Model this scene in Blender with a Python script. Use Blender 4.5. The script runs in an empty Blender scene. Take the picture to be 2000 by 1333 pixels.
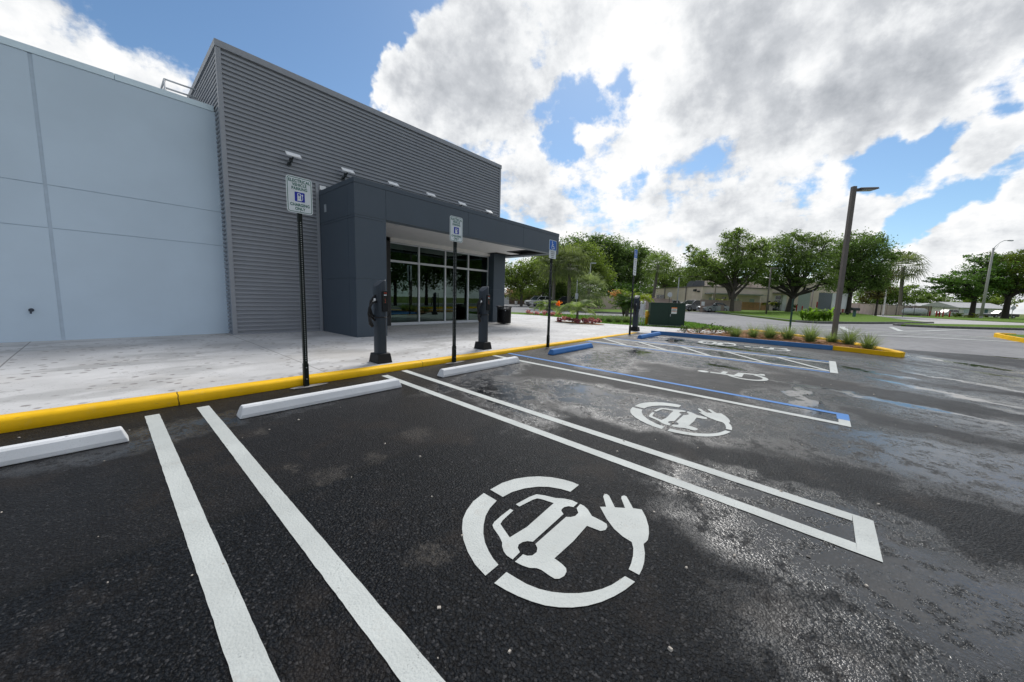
import bpy, bmesh, math, random
from mathutils import Vector, Matrix, noise as mnoise

# ------------------------------------------------------------------ camera, sky, sun, exposure
scene = bpy.context.scene
COL = scene.collection
rnd = random.Random(7)
rad = math.radians
FPX = 695.38                       # focal length in pixels of a 2000 pixel wide frame
CAM_Z = 1.306
_yaw, _pitch, _roll = rad(49.113), rad(6.704), rad(1.649)
_d = Vector((math.sin(_yaw)*math.cos(_pitch), math.cos(_yaw)*math.cos(_pitch), -math.sin(_pitch)))
_r = _d.cross(Vector((0, 0, 1))).normalized()
_u = _r.cross(_d)
RIGHT = math.cos(_roll)*_r + math.sin(_roll)*_u
UP = -math.sin(_roll)*_r + math.cos(_roll)*_u
FWD = _d
cam_data = bpy.data.cameras.new("camera")
cam_data.sensor_width = 36.0
cam_data.lens = FPX/2000*36
cam_data.clip_start = 0.05
cam_data.clip_end = 3000
cam = bpy.data.objects.new("camera", cam_data)
COL.objects.link(cam)
cam.matrix_world = Matrix(((RIGHT.x, UP.x, -FWD.x, 0), (RIGHT.y, UP.y, -FWD.y, 0), (RIGHT.z, UP.z, -FWD.z, CAM_Z), (0, 0, 0, 1)))
scene.camera = cam

scene.view_settings.view_transform = 'Standard'
scene.view_settings.look = 'None'
scene.view_settings.exposure = 0.25
scene.view_settings.gamma = 1.0

SUN_DIR = Vector((0.60, 0.28, 0.75)).normalized()
sun = bpy.data.lights.new("sun", 'SUN')
sun.energy = 2.6
sun.angle = rad(20)
sun.color = (1.0, 0.97, 0.93)
sun_o = bpy.data.objects.new("sun", sun)
COL.objects.link(sun_o)
sun_o.rotation_euler = (-SUN_DIR).to_track_quat('-Z', 'Y').to_euler()
sun_o.location = (40, 20, 60)


class G:
    """small node-tree builder"""
    def __init__(s, nt):
        s.nt = nt
        s.n = nt.nodes
        s.l = nt.links
    def put(s, sock, v):
        if isinstance(v, bpy.types.NodeSocket):
            s.l.new(v, sock)
        elif v is not None:
            if hasattr(sock, 'default_value'):
                try:
                    sock.default_value = v
                except TypeError:
                    sock.default_value = (v, v, v) if len(sock.default_value) == 3 else (v, v, v, 1)
                except ValueError:
                    sock.default_value = tuple(v)+(1,)
    def new(s, t, **props):
        n = s.n.new(t)
        for k, v in props.items():
            setattr(n, k, v)
        return n
    def math(s, op, a, b=None, c=None, clamp=False):
        n = s.new('ShaderNodeMath', operation=op, use_clamp=clamp)
        s.put(n.inputs[0], a); s.put(n.inputs[1], b)
        if c is not None:
            s.put(n.inputs[2], c)
        return n.outputs[0]
    def vmath(s, op, a, b=None, scale=None):
        n = s.new('ShaderNodeVectorMath', operation=op)
        s.put(n.inputs[0], a)
        if b is not None:
            s.put(n.inputs[1], b)
        if scale is not None:
            s.put(n.inputs[3], scale)
        return n.outputs['Value'] if op in ('DOT_PRODUCT', 'LENGTH', 'DISTANCE') else n.outputs['Vector']
    def rng(s, v, a, b, c=0.0, d=1.0, smooth=True):
        n = s.new('ShaderNodeMapRange', interpolation_type='SMOOTHSTEP' if smooth else 'LINEAR')
        n.clamp = True
        s.put(n.inputs['Value'], v)
        for k, x in zip(('From Min', 'From Max', 'To Min', 'To Max'), (a, b, c, d)):
            s.put(n.inputs[k], x)
        return n.outputs['Result']
    def noise(s, vec, scale, detail=4.0, rough=0.5, col=False, dist=0.0):
        n = s.new('ShaderNodeTexNoise')
        s.put(n.inputs['Vector'], vec); n.inputs['Scale'].default_value = scale
        n.inputs['Detail'].default_value = detail; n.inputs['Roughness'].default_value = rough
        n.inputs['Distortion'].default_value = dist
        return n.outputs['Color' if col else 'Fac']
    def voro(s, vec, scale, feature='F1', out='Distance'):
        n = s.new('ShaderNodeTexVoronoi', feature=feature)
        s.put(n.inputs['Vector'], vec); n.inputs['Scale'].default_value = scale
        return n.outputs[out]
    def mix(s, f, a, b, mode='MIX'):
        n = s.new('ShaderNodeMix', data_type='RGBA', blend_type=mode)
        s.put(n.inputs[0], f); s.put(n.inputs[6], a); s.put(n.inputs[7], b)
        return n.outputs[2]
    def sep(s, v):
        n = s.new('ShaderNodeSeparateXYZ'); s.put(n.inputs[0], v)
        return n.outputs
    def comb(s, x, y, z):
        n = s.new('ShaderNodeCombineXYZ')
        for i, v in enumerate((x, y, z)):
            s.put(n.inputs[i], v)
        return n.outputs[0]
    def objco(s):
        return s.new('ShaderNodeTexCoord').outputs['Object']
    def bump(s, h, strength=0.3, dist=0.01):
        n = s.new('ShaderNodeBump')
        s.put(n.inputs['Strength'], strength); n.inputs['Distance'].default_value = dist
        s.put(n.inputs['Height'], h)
        return n.outputs[0]


# sky: physical sky behind a broken layer of cloud, all as functions of direction
world = bpy.data.worlds.new("World")
scene.world = world
world.use_nodes = True
g = G(world.node_tree)
for n in list(g.n):
    g.n.remove(n)
sky = g.new('ShaderNodeTexSky', sky_type='NISHITA')
sky.sun_disc = False
sky.sun_elevation = math.asin(SUN_DIR.z)
sky.sun_rotation = math.atan2(SUN_DIR.x, SUN_DIR.y)
sky.air_density = 1.0
sky.dust_density = 0.4
sky.ozone_density = 2.0
gen = g.new('ShaderNodeTexCoord').outputs['Generated']
v0 = g.vmath('NORMALIZE', gen)
sx, sy, sz = g.sep(v0)
den = g.math('ADD', g.math('MAXIMUM', sz, 0.0), 0.26)
q = g.comb(g.math('DIVIDE', sx, den), g.math('DIVIDE', sy, den), 0.0)        # position on the flat cloud layer
wob = g.vmath('SUBTRACT', g.noise(v0, 5.0, 5.0, 0.6, col=True), (0.5, 0.5, 0.5))
vd = g.vmath('NORMALIZE', g.vmath('ADD', v0, g.vmath('SCALE', wob, scale=0.20)))
def blob(c, r0, r1, vec=vd):
    """1 inside angle r0 (degrees) of direction c, 0 beyond r1"""
    dt = g.vmath('DOT_PRODUCT', vec, Vector(c).normalized())
    return g.rng(dt, math.cos(rad(r1)), math.cos(rad(r0)))
def total(lst, vec=vd):
    t = None
    for c, r0, r1, w in lst:
        b = g.math('MULTIPLY', blob(c, r0, r1, vec), w)
        t = b if t is None else g.math('ADD', t, b)
    return t
gaps = [((-0.1, 0.1, 1.0), 10, 34, .27), ((-0.55, -0.70, 0.50), 8, 34, .22), ((0.5, -0.75, 0.55), 8, 24, .20), ((0.20, 0.80, 0.56), 3, 15, .62), ((0.335, 0.80, 0.50), 3, 9.5, .62), ((0.33, 0.845, 0.42), 1, 9, .5), ((0.40, 0.72, 0.62), 2, 7, .4),  # first three: unseen gaps added overhead and behind for bluer ambient light
        ((0.745, 0.49, 0.45), 1, 4.4, .40), ((0.775, 0.42, 0.465), 1, 4.4, .38), ((0.76, 0.53, 0.38), .5, 3.5, .35), ((0.785, 0.36, 0.50), .3, 3.0, .4),
        ((0.876, 0.343, 0.339), .5, 3.4, .14), ((0.915, 0.231, 0.331), .5, 3.0, .04), ((0.868, 0.37, 0.30), .5, 3.0, .16),
        ((0.909, 0.047, 0.415), .3, 2.8, .30), ((0.930, -0.205, 0.330), .5, 4.5, .46), ((0.905, -0.29, 0.345), .5, 5, .46), ((0.945, -0.135, 0.315), .3, 3, .30),
        ((0.962, -0.045, 0.275), .6, 3.2, .38), ((0.959, -0.095, 0.262), .6, 3.2, .38), ((0.945, 0.06, 0.26), .5, 3.2, .25),
        ((0.976, -0.147, 0.158), 1, 4.2, .44), ((0.984, -0.097, 0.125), .5, 3.5, .38), ((0.965, -0.21, 0.205), .5, 2.6, .30),
        ((0.52, 0.80, 0.30), .5, 4.5, .22), ((0.60, 0.735, 0.31), .5, 4.5, .25)]
fills = [((0.972, -0.215, 0.12), 1, 5, .34), ((0.99, -0.03, 0.15), 1, 5, .2), ((0.95, -0.34, 0.06), 2, 10, .30), ((0.945, -0.17, 0.285), 1, 4, .30), ((0.955, -0.10, 0.30), 1, 4, .12), ((0.905, -0.20, 0.38), 1, 5, .22), ((0.90, -0.12, 0.43), 2, 7, .2), ((0.94, 0.05, 0.32), 2, 6, .10), ((0.97, -0.10, 0.215), 1, 3.5, .18), ((0.45, 0.74, 0.47), 2, 7, .22), ((0.80, 0.32, 0.53), 6, 16, .22), ((0.56, 0.66, 0.50), 5, 11, .25), ((0.0, 0.93, 0.36), 6, 14, .22), ((0.95, 0.16, 0.27), 3, 7, .10),
         ((0.87, 0.10, 0.47), 5, 12, .16), ((0.90, -0.06, 0.40), 3, 8, .18), ((0.86, -0.12, 0.50), 4, 10, .16), ((0.86, -0.28, 0.43), 2, 6, .20), ((0.955, -0.20, 0.26), 1, 4, .16), ((0.955, -0.26, 0.10), 2, 7, .25)]
darks = [((-0.9, -0.15, 0.40), 12, 50, .85), ((0.81, 0.34, 0.50), 1, 9, -.34), ((0.965, -0.30, 0.12), 1, 9, -.25), ((0.985, -0.05, 0.16), 1, 6, -.15), ((0.575, 0.64, 0.51), 1, 12, .36), ((0.66, 0.52, 0.54), 1, 11, .22), ((0.72, 0.61, 0.325), 1, 10, .26), ((0.84, 0.22, 0.48), 1, 13, .20), ((0.875, 0.09, 0.475), 2, 14, .16),  # first entry: unseen dark cloud added behind left to darken left-facing surfaces
         ((0.915, -0.05, 0.40), 1, 12, .16), ((0.90, 0.0, 0.46), 1, 12, .06), ((0.94, -0.13, 0.36), 1, 7, .08), ((0.95, 0.09, 0.29), 1, 9, .18), ((0.83, 0.22, 0.30), 1, 13, .16)]
n1 = g.noise(g.vmath('ADD', q, (3.1, 1.7, 0)), 1.55, 14.0, 0.60)
n2 = g.noise(g.vmath('ADD', v0, (0.3, 5.2, 1.1)), 7.0, 12.0, 0.62)
n3 = g.noise(g.vmath('ADD', q, (7.7, 2.3, 0)), 3.6, 13.0, 0.62)
base = g.math('ADD', g.math('MULTIPLY', g.math('SUBTRACT', n1, 0.5), 0.95), g.math('MULTIPLY', g.math('SUBTRACT', n2, 0.5), 0.85))
base = g.math('ADD', base, g.math('MULTIPLY', g.math('SUBTRACT', n3, 0.5), 0.80))
n4 = g.noise(g.vmath('ADD', v0, (5.3, 0.2, 7.1)), 19.0, 8.0, 0.6)
base = g.math('ADD', base, g.math('MULTIPLY', g.math('SUBTRACT', n4, 0.5), 0.50))
dens = g.math('ADD', g.math('SUBTRACT', g.math('ADD', base, 0.565), total([(c, r0*.8, r1*1.08, w*(1.0 if w > .48 else .80)) for c, r0, r1, w in gaps])), total(fills))
dens = g.math('ADD', dens, g.rng(sz, 0.10, 0.0, 0.0, 0.4))
alpha = g.rng(dens, 0.33, 0.56)
# light on the cloud: compare the density with the density a little nearer the sun
soff = tuple(SUN_DIR*0.07)
n2s = g.noise(g.vmath('ADD', g.vmath('ADD', v0, (0.3, 5.2, 1.1)), soff), 7.0, 8.0, 0.6)
n3s = g.noise(g.vmath('ADD', q, (7.7+0.13, 2.3+0.06, 0)), 3.6, 10.0, 0.6)
lit = g.math('ADD', g.math('SUBTRACT', n2, n2s), g.math('MULTIPLY', g.math('SUBTRACT', n3, n3s), 0.9))
low = g.noise(g.vmath('ADD', q, (9.1, 4.7, 0)), 0.75, 4.0, 0.5)
cap = g.math('MULTIPLY', g.rng(dens, 0.52, 1.05), 0.40)
var = g.math('ADD', g.math('MULTIPLY', g.math('SUBTRACT', low, 0.5), 0.35), g.math('MULTIPLY', g.math('SUBTRACT', g.noise(g.vmath('ADD', v0, (2.0, 1.0, 4.0)), 5.0, 11.0, 0.60), 0.5), 0.62))
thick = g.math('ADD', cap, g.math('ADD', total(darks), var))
lit = g.math('ADD', lit, g.math('MULTIPLY', g.math('SUBTRACT', n4, g.noise(g.vmath('ADD', v0, tuple(Vector((5.3, 0.2, 7.1))+SUN_DIR*0.025)), 19.0, 6.0, 0.6)), 0.6))
thick = g.math('SUBTRACT', thick, g.math('MULTIPLY', lit, 1.5))
glow = g.math('MULTIPLY', blob(SUN_DIR, 4, 50, v0), 0.26)
thick = g.math('ADD', g.math('SUBTRACT', thick, glow), 0.18)
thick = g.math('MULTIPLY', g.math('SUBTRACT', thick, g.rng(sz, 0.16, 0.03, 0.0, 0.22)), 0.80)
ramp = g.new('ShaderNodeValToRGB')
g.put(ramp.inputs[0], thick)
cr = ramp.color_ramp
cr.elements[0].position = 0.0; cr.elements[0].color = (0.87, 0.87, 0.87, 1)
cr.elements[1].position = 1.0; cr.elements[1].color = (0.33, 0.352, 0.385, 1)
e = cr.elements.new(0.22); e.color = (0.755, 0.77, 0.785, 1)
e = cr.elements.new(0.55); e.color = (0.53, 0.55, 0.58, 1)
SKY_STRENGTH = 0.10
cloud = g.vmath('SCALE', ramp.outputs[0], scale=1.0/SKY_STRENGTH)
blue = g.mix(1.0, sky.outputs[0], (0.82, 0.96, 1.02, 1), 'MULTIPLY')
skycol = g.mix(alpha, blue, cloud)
bg = g.new('ShaderNodeBackground')
g.put(bg.inputs[0], skycol)
bg.inputs[1].default_value = SKY_STRENGTH
wo = g.new('ShaderNodeOutputWorld')
g.l.new(bg.outputs[0], wo.inputs[0])
world.cycles.sampling_method = 'MANUAL'
world.cycles.sample_map_resolution = 512


# ------------------------------------------------------------------ helpers
def at(px, py, dist):
    """a far thing seen in this direction, dist metres ahead of the camera"""
    return Vector((0, 0, CAM_Z)) + ((px-1000)*RIGHT - (py-666.5)*UP + FPX*FWD)*(dist/FPX)

def lot_z(x, y):
    return 0.01*x + 0.0171*y

def ground_z(x, y):
    return max(-0.45, min(lot_z(x, y), 0.2))

MATS = {}
def mat(name, color, rough=0.6, metal=0.0, var=0.12, scale=6.0, bump=0.0, bscale=60.0, spec=0.35, detail=4.0, trans=0.0, island=0.0, emit=None, coat=0.0):
    """plain surface with a little procedural unevenness"""
    if name in MATS:
        return MATS[name]
    m = bpy.data.materials.new(name)
    m.use_nodes = True
    h = G(m.node_tree)
    b = h.n['Principled BSDF']
    co = h.objco()
    f = h.noise(co, scale, detail, 0.6)
    c = Vector(color[:3])
    lo = tuple(c*(1-var))+(1,); hi = tuple(min(1, k) for k in c*(1+var))+(1,)
    col = h.mix(h.rng(f, 0.3, 0.7), lo, hi)
    if island:
        r = h.new('ShaderNodeNewGeometry').outputs['Random Per Island']
        col = h.mix(1.0, col, h.mix(r, tuple([1-island]*2+[1-island])+(1,), (1+island*1.1, 1+island, 1+island*0.4, 1)), 'MULTIPLY')
    h.put(b.inputs['Base Color'], col)
    h.put(b.inputs['Roughness'], h.rng(f, 0.25, 0.75, max(0.02, rough-0.06), min(1, rough+0.06)))
    b.inputs['Metallic'].default_value = metal
    b.inputs['Specular IOR Level'].default_value = spec
    b.inputs['Coat Weight'].default_value = coat
    if bump:
        h.put(b.inputs['Normal'], h.bump(h.noise(co, bscale, 3.0, 0.6), bump, 0.004))
    if emit:
        b.inputs['Emission Color'].default_value = tuple(emit[:3])+(1,)
        b.inputs['Emission Strength'].default_value = emit[3]
    if trans:
        out = h.n['Material Output']
        t = h.new('ShaderNodeBsdfTranslucent'); h.put(t.inputs['Color'], h.mix(1.0, col, (1.25, 1.35, .7, 1), 'MULTIPLY'))
        ms = h.new('ShaderNodeMixShader'); ms.inputs[0].default_value = trans
        h.l.new(b.outputs[0], ms.inputs[1]); h.l.new(t.outputs[0], ms.inputs[2]); h.l.new(ms.outputs[0], out.inputs[0])
    MATS[name] = m
    return m

class MB:
    """collects simple shapes and links them as ONE mesh object"""
    def __init__(s, *mats):
        s.v, s.f, s.mi, s.mats, s.cur, s.sm = [], [], [], list(mats), 0, set()
    def use(s, m):
        if m not in s.mats:
            s.mats.append(m)
        s.cur = s.mats.index(m)
        return s
    def face(s, idx, smooth=False):
        if smooth:
            s.sm.add(len(s.f))
        s.f.append(tuple(idx)); s.mi.append(s.cur)
    def poly(s, pts):
        n = len(s.v); s.v += [Vector(p) for p in pts]
        s.face(range(n, n+len(pts)))
        return s
    def box(s, x0, x1, y0, y1, z0, z1, M=None, taper=0.0):
        n = len(s.v)
        t = taper
        P = [(x0, y0, z0), (x1, y0, z0), (x1, y1, z0), (x0, y1, z0), (x0+t, y0+t, z1), (x1-t, y0+t, z1), (x1-t, y1-t, z1), (x0+t, y1-t, z1)]
        P = [Vector(p) for p in P]
        if M is not None:
            P = [M @ p for p in P]
        s.v += P
        for q in ((3, 2, 1, 0), (4, 5, 6, 7), (0, 1, 5, 4), (1, 2, 6, 5), (2, 3, 7, 6), (3, 0, 4, 7)):
            s.face([n+i for i in q])
        return s
    def prism(s, prof, a, b, axis='x', M=None, smooth=False):
        """closed profile of 2-D points swept between a and b along an axis"""
        n = len(s.v); k = len(prof)
        def P(t, p):
            r = {'x': (t, p[0], p[1]), 'y': (p[0], t, p[1]), 'z': (p[0], p[1], t)}[axis]
            return M @ Vector(r) if M is not None else Vector(r)
        s.v += [P(a, p) for p in prof] + [P(b, p) for p in prof]
        for i in range(k):
            j = (i+1) % k
            s.face((n+i, n+j, n+k+j, n+k+i), smooth)
        s.face([n+i for i in range(k)][::-1]); s.face([n+k+i for i in range(k)])
        return s
    def tube(s, pts, rad_, n=8, caps=True, squash=1.0, smooth=True):
        pts = [Vector(p) for p in pts]
        if not hasattr(rad_, '__len__'):
            rad_ = [rad_]*len(pts)
        base = len(s.v); side = None
        for i, p in enumerate(pts):
            d = (pts[min(i+1, len(pts)-1)] - pts[max(i-1, 0)])
            d = d.normalized() if d.length > 1e-9 else Vector((0, 0, 1))
            if side is None:
                side = d.orthogonal().normalized()
            else:
                side = (side - d*side.dot(d))
                side = side.normalized() if side.length > 1e-6 else d.orthogonal().normalized()
            o = d.cross(side)
            for k in range(n):
                a = 2*math.pi*k/n
                s.v.append(p + rad_[i]*(math.cos(a)*side + squash*math.sin(a)*o))
        for i in range(len(pts)-1):
            for k in range(n):
                a, b = base+i*n+k, base+i*n+(k+1) % n
                s.face((a, b, b+n, a+n), smooth)
        if caps:
            s.face([base+k for k in range(n)][::-1]); s.face([base+(len(pts)-1)*n+k for k in range(n)])
        return s
    def lathe(s, prof, c=(0, 0, 0), n=20, smooth=True):
        base = len(s.v); c = Vector(c)
        for r, z in prof:
            for k in range(n):
                a = 2*math.pi*k/n
                s.v.append(c + Vector((r*math.cos(a), r*math.sin(a), z)))
        for i in range(len(prof)-1):
            for k in range(n):
                a, b = base+i*n+k, base+i*n+(k+1) % n
                s.face((a, b, b+n, a+n), smooth)
        s.face([base+k for k in range(n)][::-1]); s.face([base+(len(prof)-1)*n+k for k in range(n)])
        return s
    def build(s, name, mats=None, parent=None, bevel=0.0, segs=2):
        me = bpy.data.meshes.new(name)
        me.from_pydata([tuple(p) for p in s.v], [], s.f)
        mats = [mats] if mats is not None and not isinstance(mats, (list, tuple)) else (mats or s.mats)
        for m in mats:
            me.materials.append(m)
        me.polygons.foreach_set('material_index', s.mi)
        sm = [False]*len(s.f)
        for i in s.sm:
            sm[i] = True
        me.polygons.foreach_set('use_smooth', sm)
        me.update()
        o = bpy.data.objects.new(name, me)
        COL.objects.link(o)
        if parent is not None:
            o.parent = parent
        if bevel:
            b = o.modifiers.new('bevel', 'BEVEL'); b.width = bevel; b.segments = segs; b.limit_method = 'ANGLE'; b.angle_limit = rad(40)
        return o

def tag(o, label=None, cat=None, group=None, kind=None):
    if label: o['label'] = label
    if cat: o['category'] = cat
    if group: o['group'] = group
    if kind: o['kind'] = kind
    return o

def thing(name, loc, label, cat, group=None, rz=0.0):
    o = bpy.data.objects.new(name, None)
    o.empty_display_size = 0.2
    COL.objects.link(o)
    o.location = loc; o.rotation_euler = (0, 0, rz)
    return tag(o, label, cat, group)

def copy_tree(o, parent=None):
    c = o.copy(); COL.objects.link(c)
    if parent is not None:
        c.parent = parent
    for ch in list(o.children):
        copy_tree(ch, c)
    return c

def text_polys(s, size, align='CENTER', squeeze=1.0, bold=0.0):
    cu = bpy.data.curves.new('lettering', 'FONT')
    cu.body = s; cu.size = size; cu.align_x = align; cu.align_y = 'CENTER'; cu.offset = bold; cu.space_character = 1.05
    o = bpy.data.objects.new('lettering', cu)
    COL.objects.link(o)
    dg = bpy.context.evaluated_depsgraph_get()
    me = o.evaluated_get(dg).to_mesh()
    V = [(v.co.x*squeeze, v.co.y) for v in me.vertices]
    F = [tuple(p.vertices) for p in me.polygons]
    o.evaluated_get(dg).to_mesh_clear()
    bpy.data.objects.remove(o); bpy.data.curves.remove(cu)
    return V, F

def add_text(mb, s, size, x, z, y, squeeze=1.0, bold=0.0):
    """lettering standing in the XZ plane, read from -Y"""
    V, F = text_polys(s, size, 'CENTER', squeeze, bold)
    n = len(mb.v)
    mb.v += [Vector((x+a, y, z+b)) for a, b in V]
    for f in F:
        mb.face([n+i for i in f])

def rrect(w, h, r, n=5):
    P = []
    for cx, cz, a0 in ((w/2-r, h/2-r, 0), (-w/2+r, h/2-r, 90), (-w/2+r, -h/2+r, 180), (w/2-r, -h/2+r, 270)):
        for k in range(n+1):
            a = rad(a0+90*k/n)
            P.append((cx+r*math.cos(a), cz+r*math.sin(a)))
    return P

def stroke(pts, w, closed=False):
    """outline pieces of a thick polyline in 2-D, as quads"""
    Q = []
    for a, b in zip(pts[:-1], pts[1:]):
        a, b = Vector(a), Vector(b)
        d = (b-a).normalized(); o = Vector((-d.y, d.x))*w/2
        Q.append([a-o, b-o, b+o, a+o])
    return Q

def arc(cx, cy, r, a0, a1, n=20):
    return [(cx+r*math.cos(rad(a0+(a1-a0)*k/n)), cy+r*math.sin(rad(a0+(a1-a0)*k/n))) for k in range(n+1)]

def ribbon(pts, w):
    """one outline polygon around a thick open polyline (mitred)"""
    L, R_ = [], []
    pts = [Vector(p) for p in pts]
    for i, p in enumerate(pts):
        d = (pts[min(i+1, len(pts)-1)]-pts[max(i-1, 0)]).normalized()
        o = Vector((-d.y, d.x))*w/2
        if 0 < i < len(pts)-1:
            d1 = (pts[i]-pts[i-1]).normalized()
            c = max(.5, d.dot(d1)); o = o/c
        L.append(p+o); R_.append(p-o)
    return L + R_[::-1]

def wheelchair():
    """wheelchair symbol facing +x, one unit tall, as 2-D polygons"""
    return [[(0.10+0.085*math.cos(rad(a)), 0.905+0.085*math.sin(rad(a))) for a in range(0, 360, 20)],
            ribbon([(0.115, 0.80), (0.135, 0.60), (0.15, 0.40), (0.46, 0.40), (0.585, 0.10), (0.68, 0.14)], 0.085),
            ribbon([(0.185, 0.62), (0.40, 0.62)], 0.075),
            ribbon(arc(0.22, 0.285, 0.25, 118, 342, 24), 0.075)]

# ------------------------------------------------------------------ surface materials
def asphalt_material():
    m = bpy.data.materials.new('new_asphalt'); m.use_nodes = True
    h = G(m.node_tree); b = h.n['Principled BSDF']
    co = h.objco()
    x, y, z = h.sep(co)
    fine = h.noise(co, 330.0, 3.0, 0.65)
    warp = h.vmath('ADD', co, h.vmath('SCALE', h.vmath('SUBTRACT', h.noise(co, 60.0, 2.0, .5, col=True), (.5, .5, .5)), scale=0.010))
    vs = h.new('ShaderNodeTexVoronoi'); h.put(vs.inputs['Vector'], warp); vs.inputs['Scale'].default_value = 78.0
    stone = vs.outputs['Distance']; tone = h.sep(vs.outputs['Color'])[0]
    vs2 = h.new('ShaderNodeTexVoronoi'); h.put(vs2.inputs['Vector'], warp); vs2.inputs['Scale'].default_value = 170.0
    stone2 = vs2.outputs['Distance']
    spk = h.noise(co, 120.0, 2.0, 0.5)
    agg = h.noise(co, 48.0, 4.0, 0.7)
    big = h.noise(co, 0.55, 5.0, 0.55)
    mid = h.noise(h.vmath('ADD', co, (4.0, 9.0, 0)), 1.7, 8.0, 0.65)
    c = h.mix(h.rng(fine, 0.30, 0.75), (0.0028, 0.0042, 0.0062, 1), (0.015, 0.0175, 0.0215, 1))
    c = h.mix(h.rng(tone, 0.80, 1.0, 0.0, 0.85), c, (0.050, 0.050, 0.052, 1))        # paler stones
    c = h.mix(h.rng(stone, 0.42, 0.62, 0.0, 0.9), c, (0.0018, 0.002, 0.0026, 1))      # pits of binder between the stones
    pits = h.math('MULTIPLY', h.rng(agg, 0.45, 0.33), h.rng(h.noise(co, 5.0, 4.0, .6), 0.40, 0.58))
    c = h.mix(pits, c, (0.0018, 0.002, 0.0024, 1))
    # paving pulled in two passes: the seam runs along the bays
    edge = h.math('ADD', y, h.math('MULTIPLY', h.math('SUBTRACT', h.noise(co, 2.2, 3.0), 0.5), 0.10))
    passes = h.rng(edge, 2.40, 2.44)
    c = h.mix(h.math('MULTIPLY', passes, 0.30), c, (0.022, 0.020, 0.0195, 1))
    seam = h.math('MULTIPLY', h.rng(edge, 2.36, 2.40), h.rng(edge, 2.46, 2.42))
    c = h.mix(h.math('MULTIPLY', seam, 0.6), c, (0.008, 0.008, 0.008, 1))
    c = h.mix(h.math('MULTIPLY', h.rng(mid, 0.52, 0.66), 0.5), c, (0.026, 0.021, 0.018, 1))       # brownish dry areas
    # pale scuffed patches
    pt = None
    for px, py, r in ((0.84, 3.66, .13), (0.83, 2.76, .10), (0.95, 2.50, .16), (1.30, 2.52, .12), (1.80, 2.68, .20), (1.02, 1.36, .13), (2.7, 3.3, .15), (0.30, 3.95, .16), (0.05, 4.4, .12)):
        d = h.vmath('DISTANCE', h.vmath('ADD', co, h.vmath('SCALE', h.vmath('SUBTRACT', h.noise(co, 9.0, 4.0, .6, col=True), (.5, .5, .5)), scale=0.36)), (px, py, lot_z(px, py)))
        k = h.rng(d, r*1.05, r*0.2)
        pt = k if pt is None else h.math('MAXIMUM', pt, k)
    c = h.mix(h.math('MULTIPLY', pt, h.rng(agg, 0.36, 0.62, 0.05, 0.60)), c, (0.085, 0.076, 0.066, 1))
    c = h.mix(h.rng(h.voro(co, 26.0), 0.045, 0.02), c, (0.22, 0.20, 0.17, 1))                        # stray pale chips
    dusty = h.math('MULTIPLY', h.rng(x, 5.0, 13.0), 0.18)
    c = h.mix(dusty, c, (0.040, 0.041, 0.044, 1))
    h.put(b.inputs['Base Color'], c)
    # damp and standing water
    wet = h.rng(h.math('ADD', h.math('MULTIPLY', big, 0.65), h.math('MULTIPLY', h.noise(co, 3.2, 6.0, 0.6), 0.35)), 0.45, 0.60)
    wobv = h.vmath('SCALE', h.vmath('SUBTRACT', h.noise(co, 2.4, 5.0, .6, col=True), (.5, .5, .5)), scale=0.9)
    cw = h.vmath('ADD', co, wobv)
    X, Y, Z = h.sep(cw)
    pud = None
    for px, py, rx, ry, rot in ((6.40, 0.12, 1.05, .14, 4), (7.05, -.80, 1.35, .15, 76), (8.55, -1.45, 1.15, .16, 52), (7.3, -2.7, 1.3, .14, 60), (9.9, -2.3, 1.5, .16, 58), (13.4, -2.6, 1.3, .22, 45), (16.6, -3.7, 1.0, .25, 50), (11.6, -2.9, 1.6, .20, 55),
                                (10.9, .25, .8, .16, 70), (9.9, -.9, .9, .12, 60), (8.0, 1.55, .55, .14, 80), (4.35, 2.25, .45, .16, 70), (8.4, 3.2, .6, .22, 20), (11.3, 1.9, 1.0, .18, 75), (11.6, 3.4, .8, .25, 10), (2.62, -.42, .20, .05, 95)):
        ca, sa = math.cos(rad(rot)), math.sin(rad(rot))
        dx = h.math('SUBTRACT', X, px); dy = h.math('SUBTRACT', Y, py)
        a = h.math('DIVIDE', h.math('ADD', h.math('MULTIPLY', dx, ca), h.math('MULTIPLY', dy, sa)), rx)
        b2 = h.math('DIVIDE', h.math('SUBTRACT', h.math('MULTIPLY', dy, ca), h.math('MULTIPLY', dx, sa)), ry)
        r2 = h.math('ADD', h.math('MULTIPLY', a, a), h.math('MULTIPLY', b2, b2))
        k = h.rng(r2, 1.5, 0.15)
        pud = k if pud is None else h.math('MAXIMUM', pud, k)
    damp = None
    for px, py, rx, ry, rot in ((4.15, 1.60, 1.35, .55, 98), (4.98, -.85, 1.6, .36, 96), (4.45, -1.05, 1.1, .42, 95), (5.6, .15, .6, .4, 20), (2.45, -.75, 1.0, .36, 97), (2.75, .05, .6, .30, 95), (1.75, -1.6, 1.2, .35, 95), (6.4, -2.4, 2.0, .45, 84), (8.2, -3.0, 2.6, .5, 78), (10.6, -3.2, 3.0, .7, 70),
                                (8.1, 2.5, 1.3, .7, 85), (9.8, 1.2, 2.4, .5, 88), (11.6, 2.2, 2.0, .8, 90), (6.7, 3.3, .9, .5, 30), (13.5, -2.2, 2.2, .7, 55), (3.3, 3.0, .9, .30, 60), (.9, 4.2, 1.2, .18, 8), (3.9, 3.9, 1.0, .2, 10)):
        ca, sa = math.cos(rad(rot)), math.sin(rad(rot))
        dx = h.math('SUBTRACT', X, px); dy = h.math('SUBTRACT', Y, py)
        a = h.math('DIVIDE', h.math('ADD', h.math('MULTIPLY', dx, ca), h.math('MULTIPLY', dy, sa)), rx)
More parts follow.
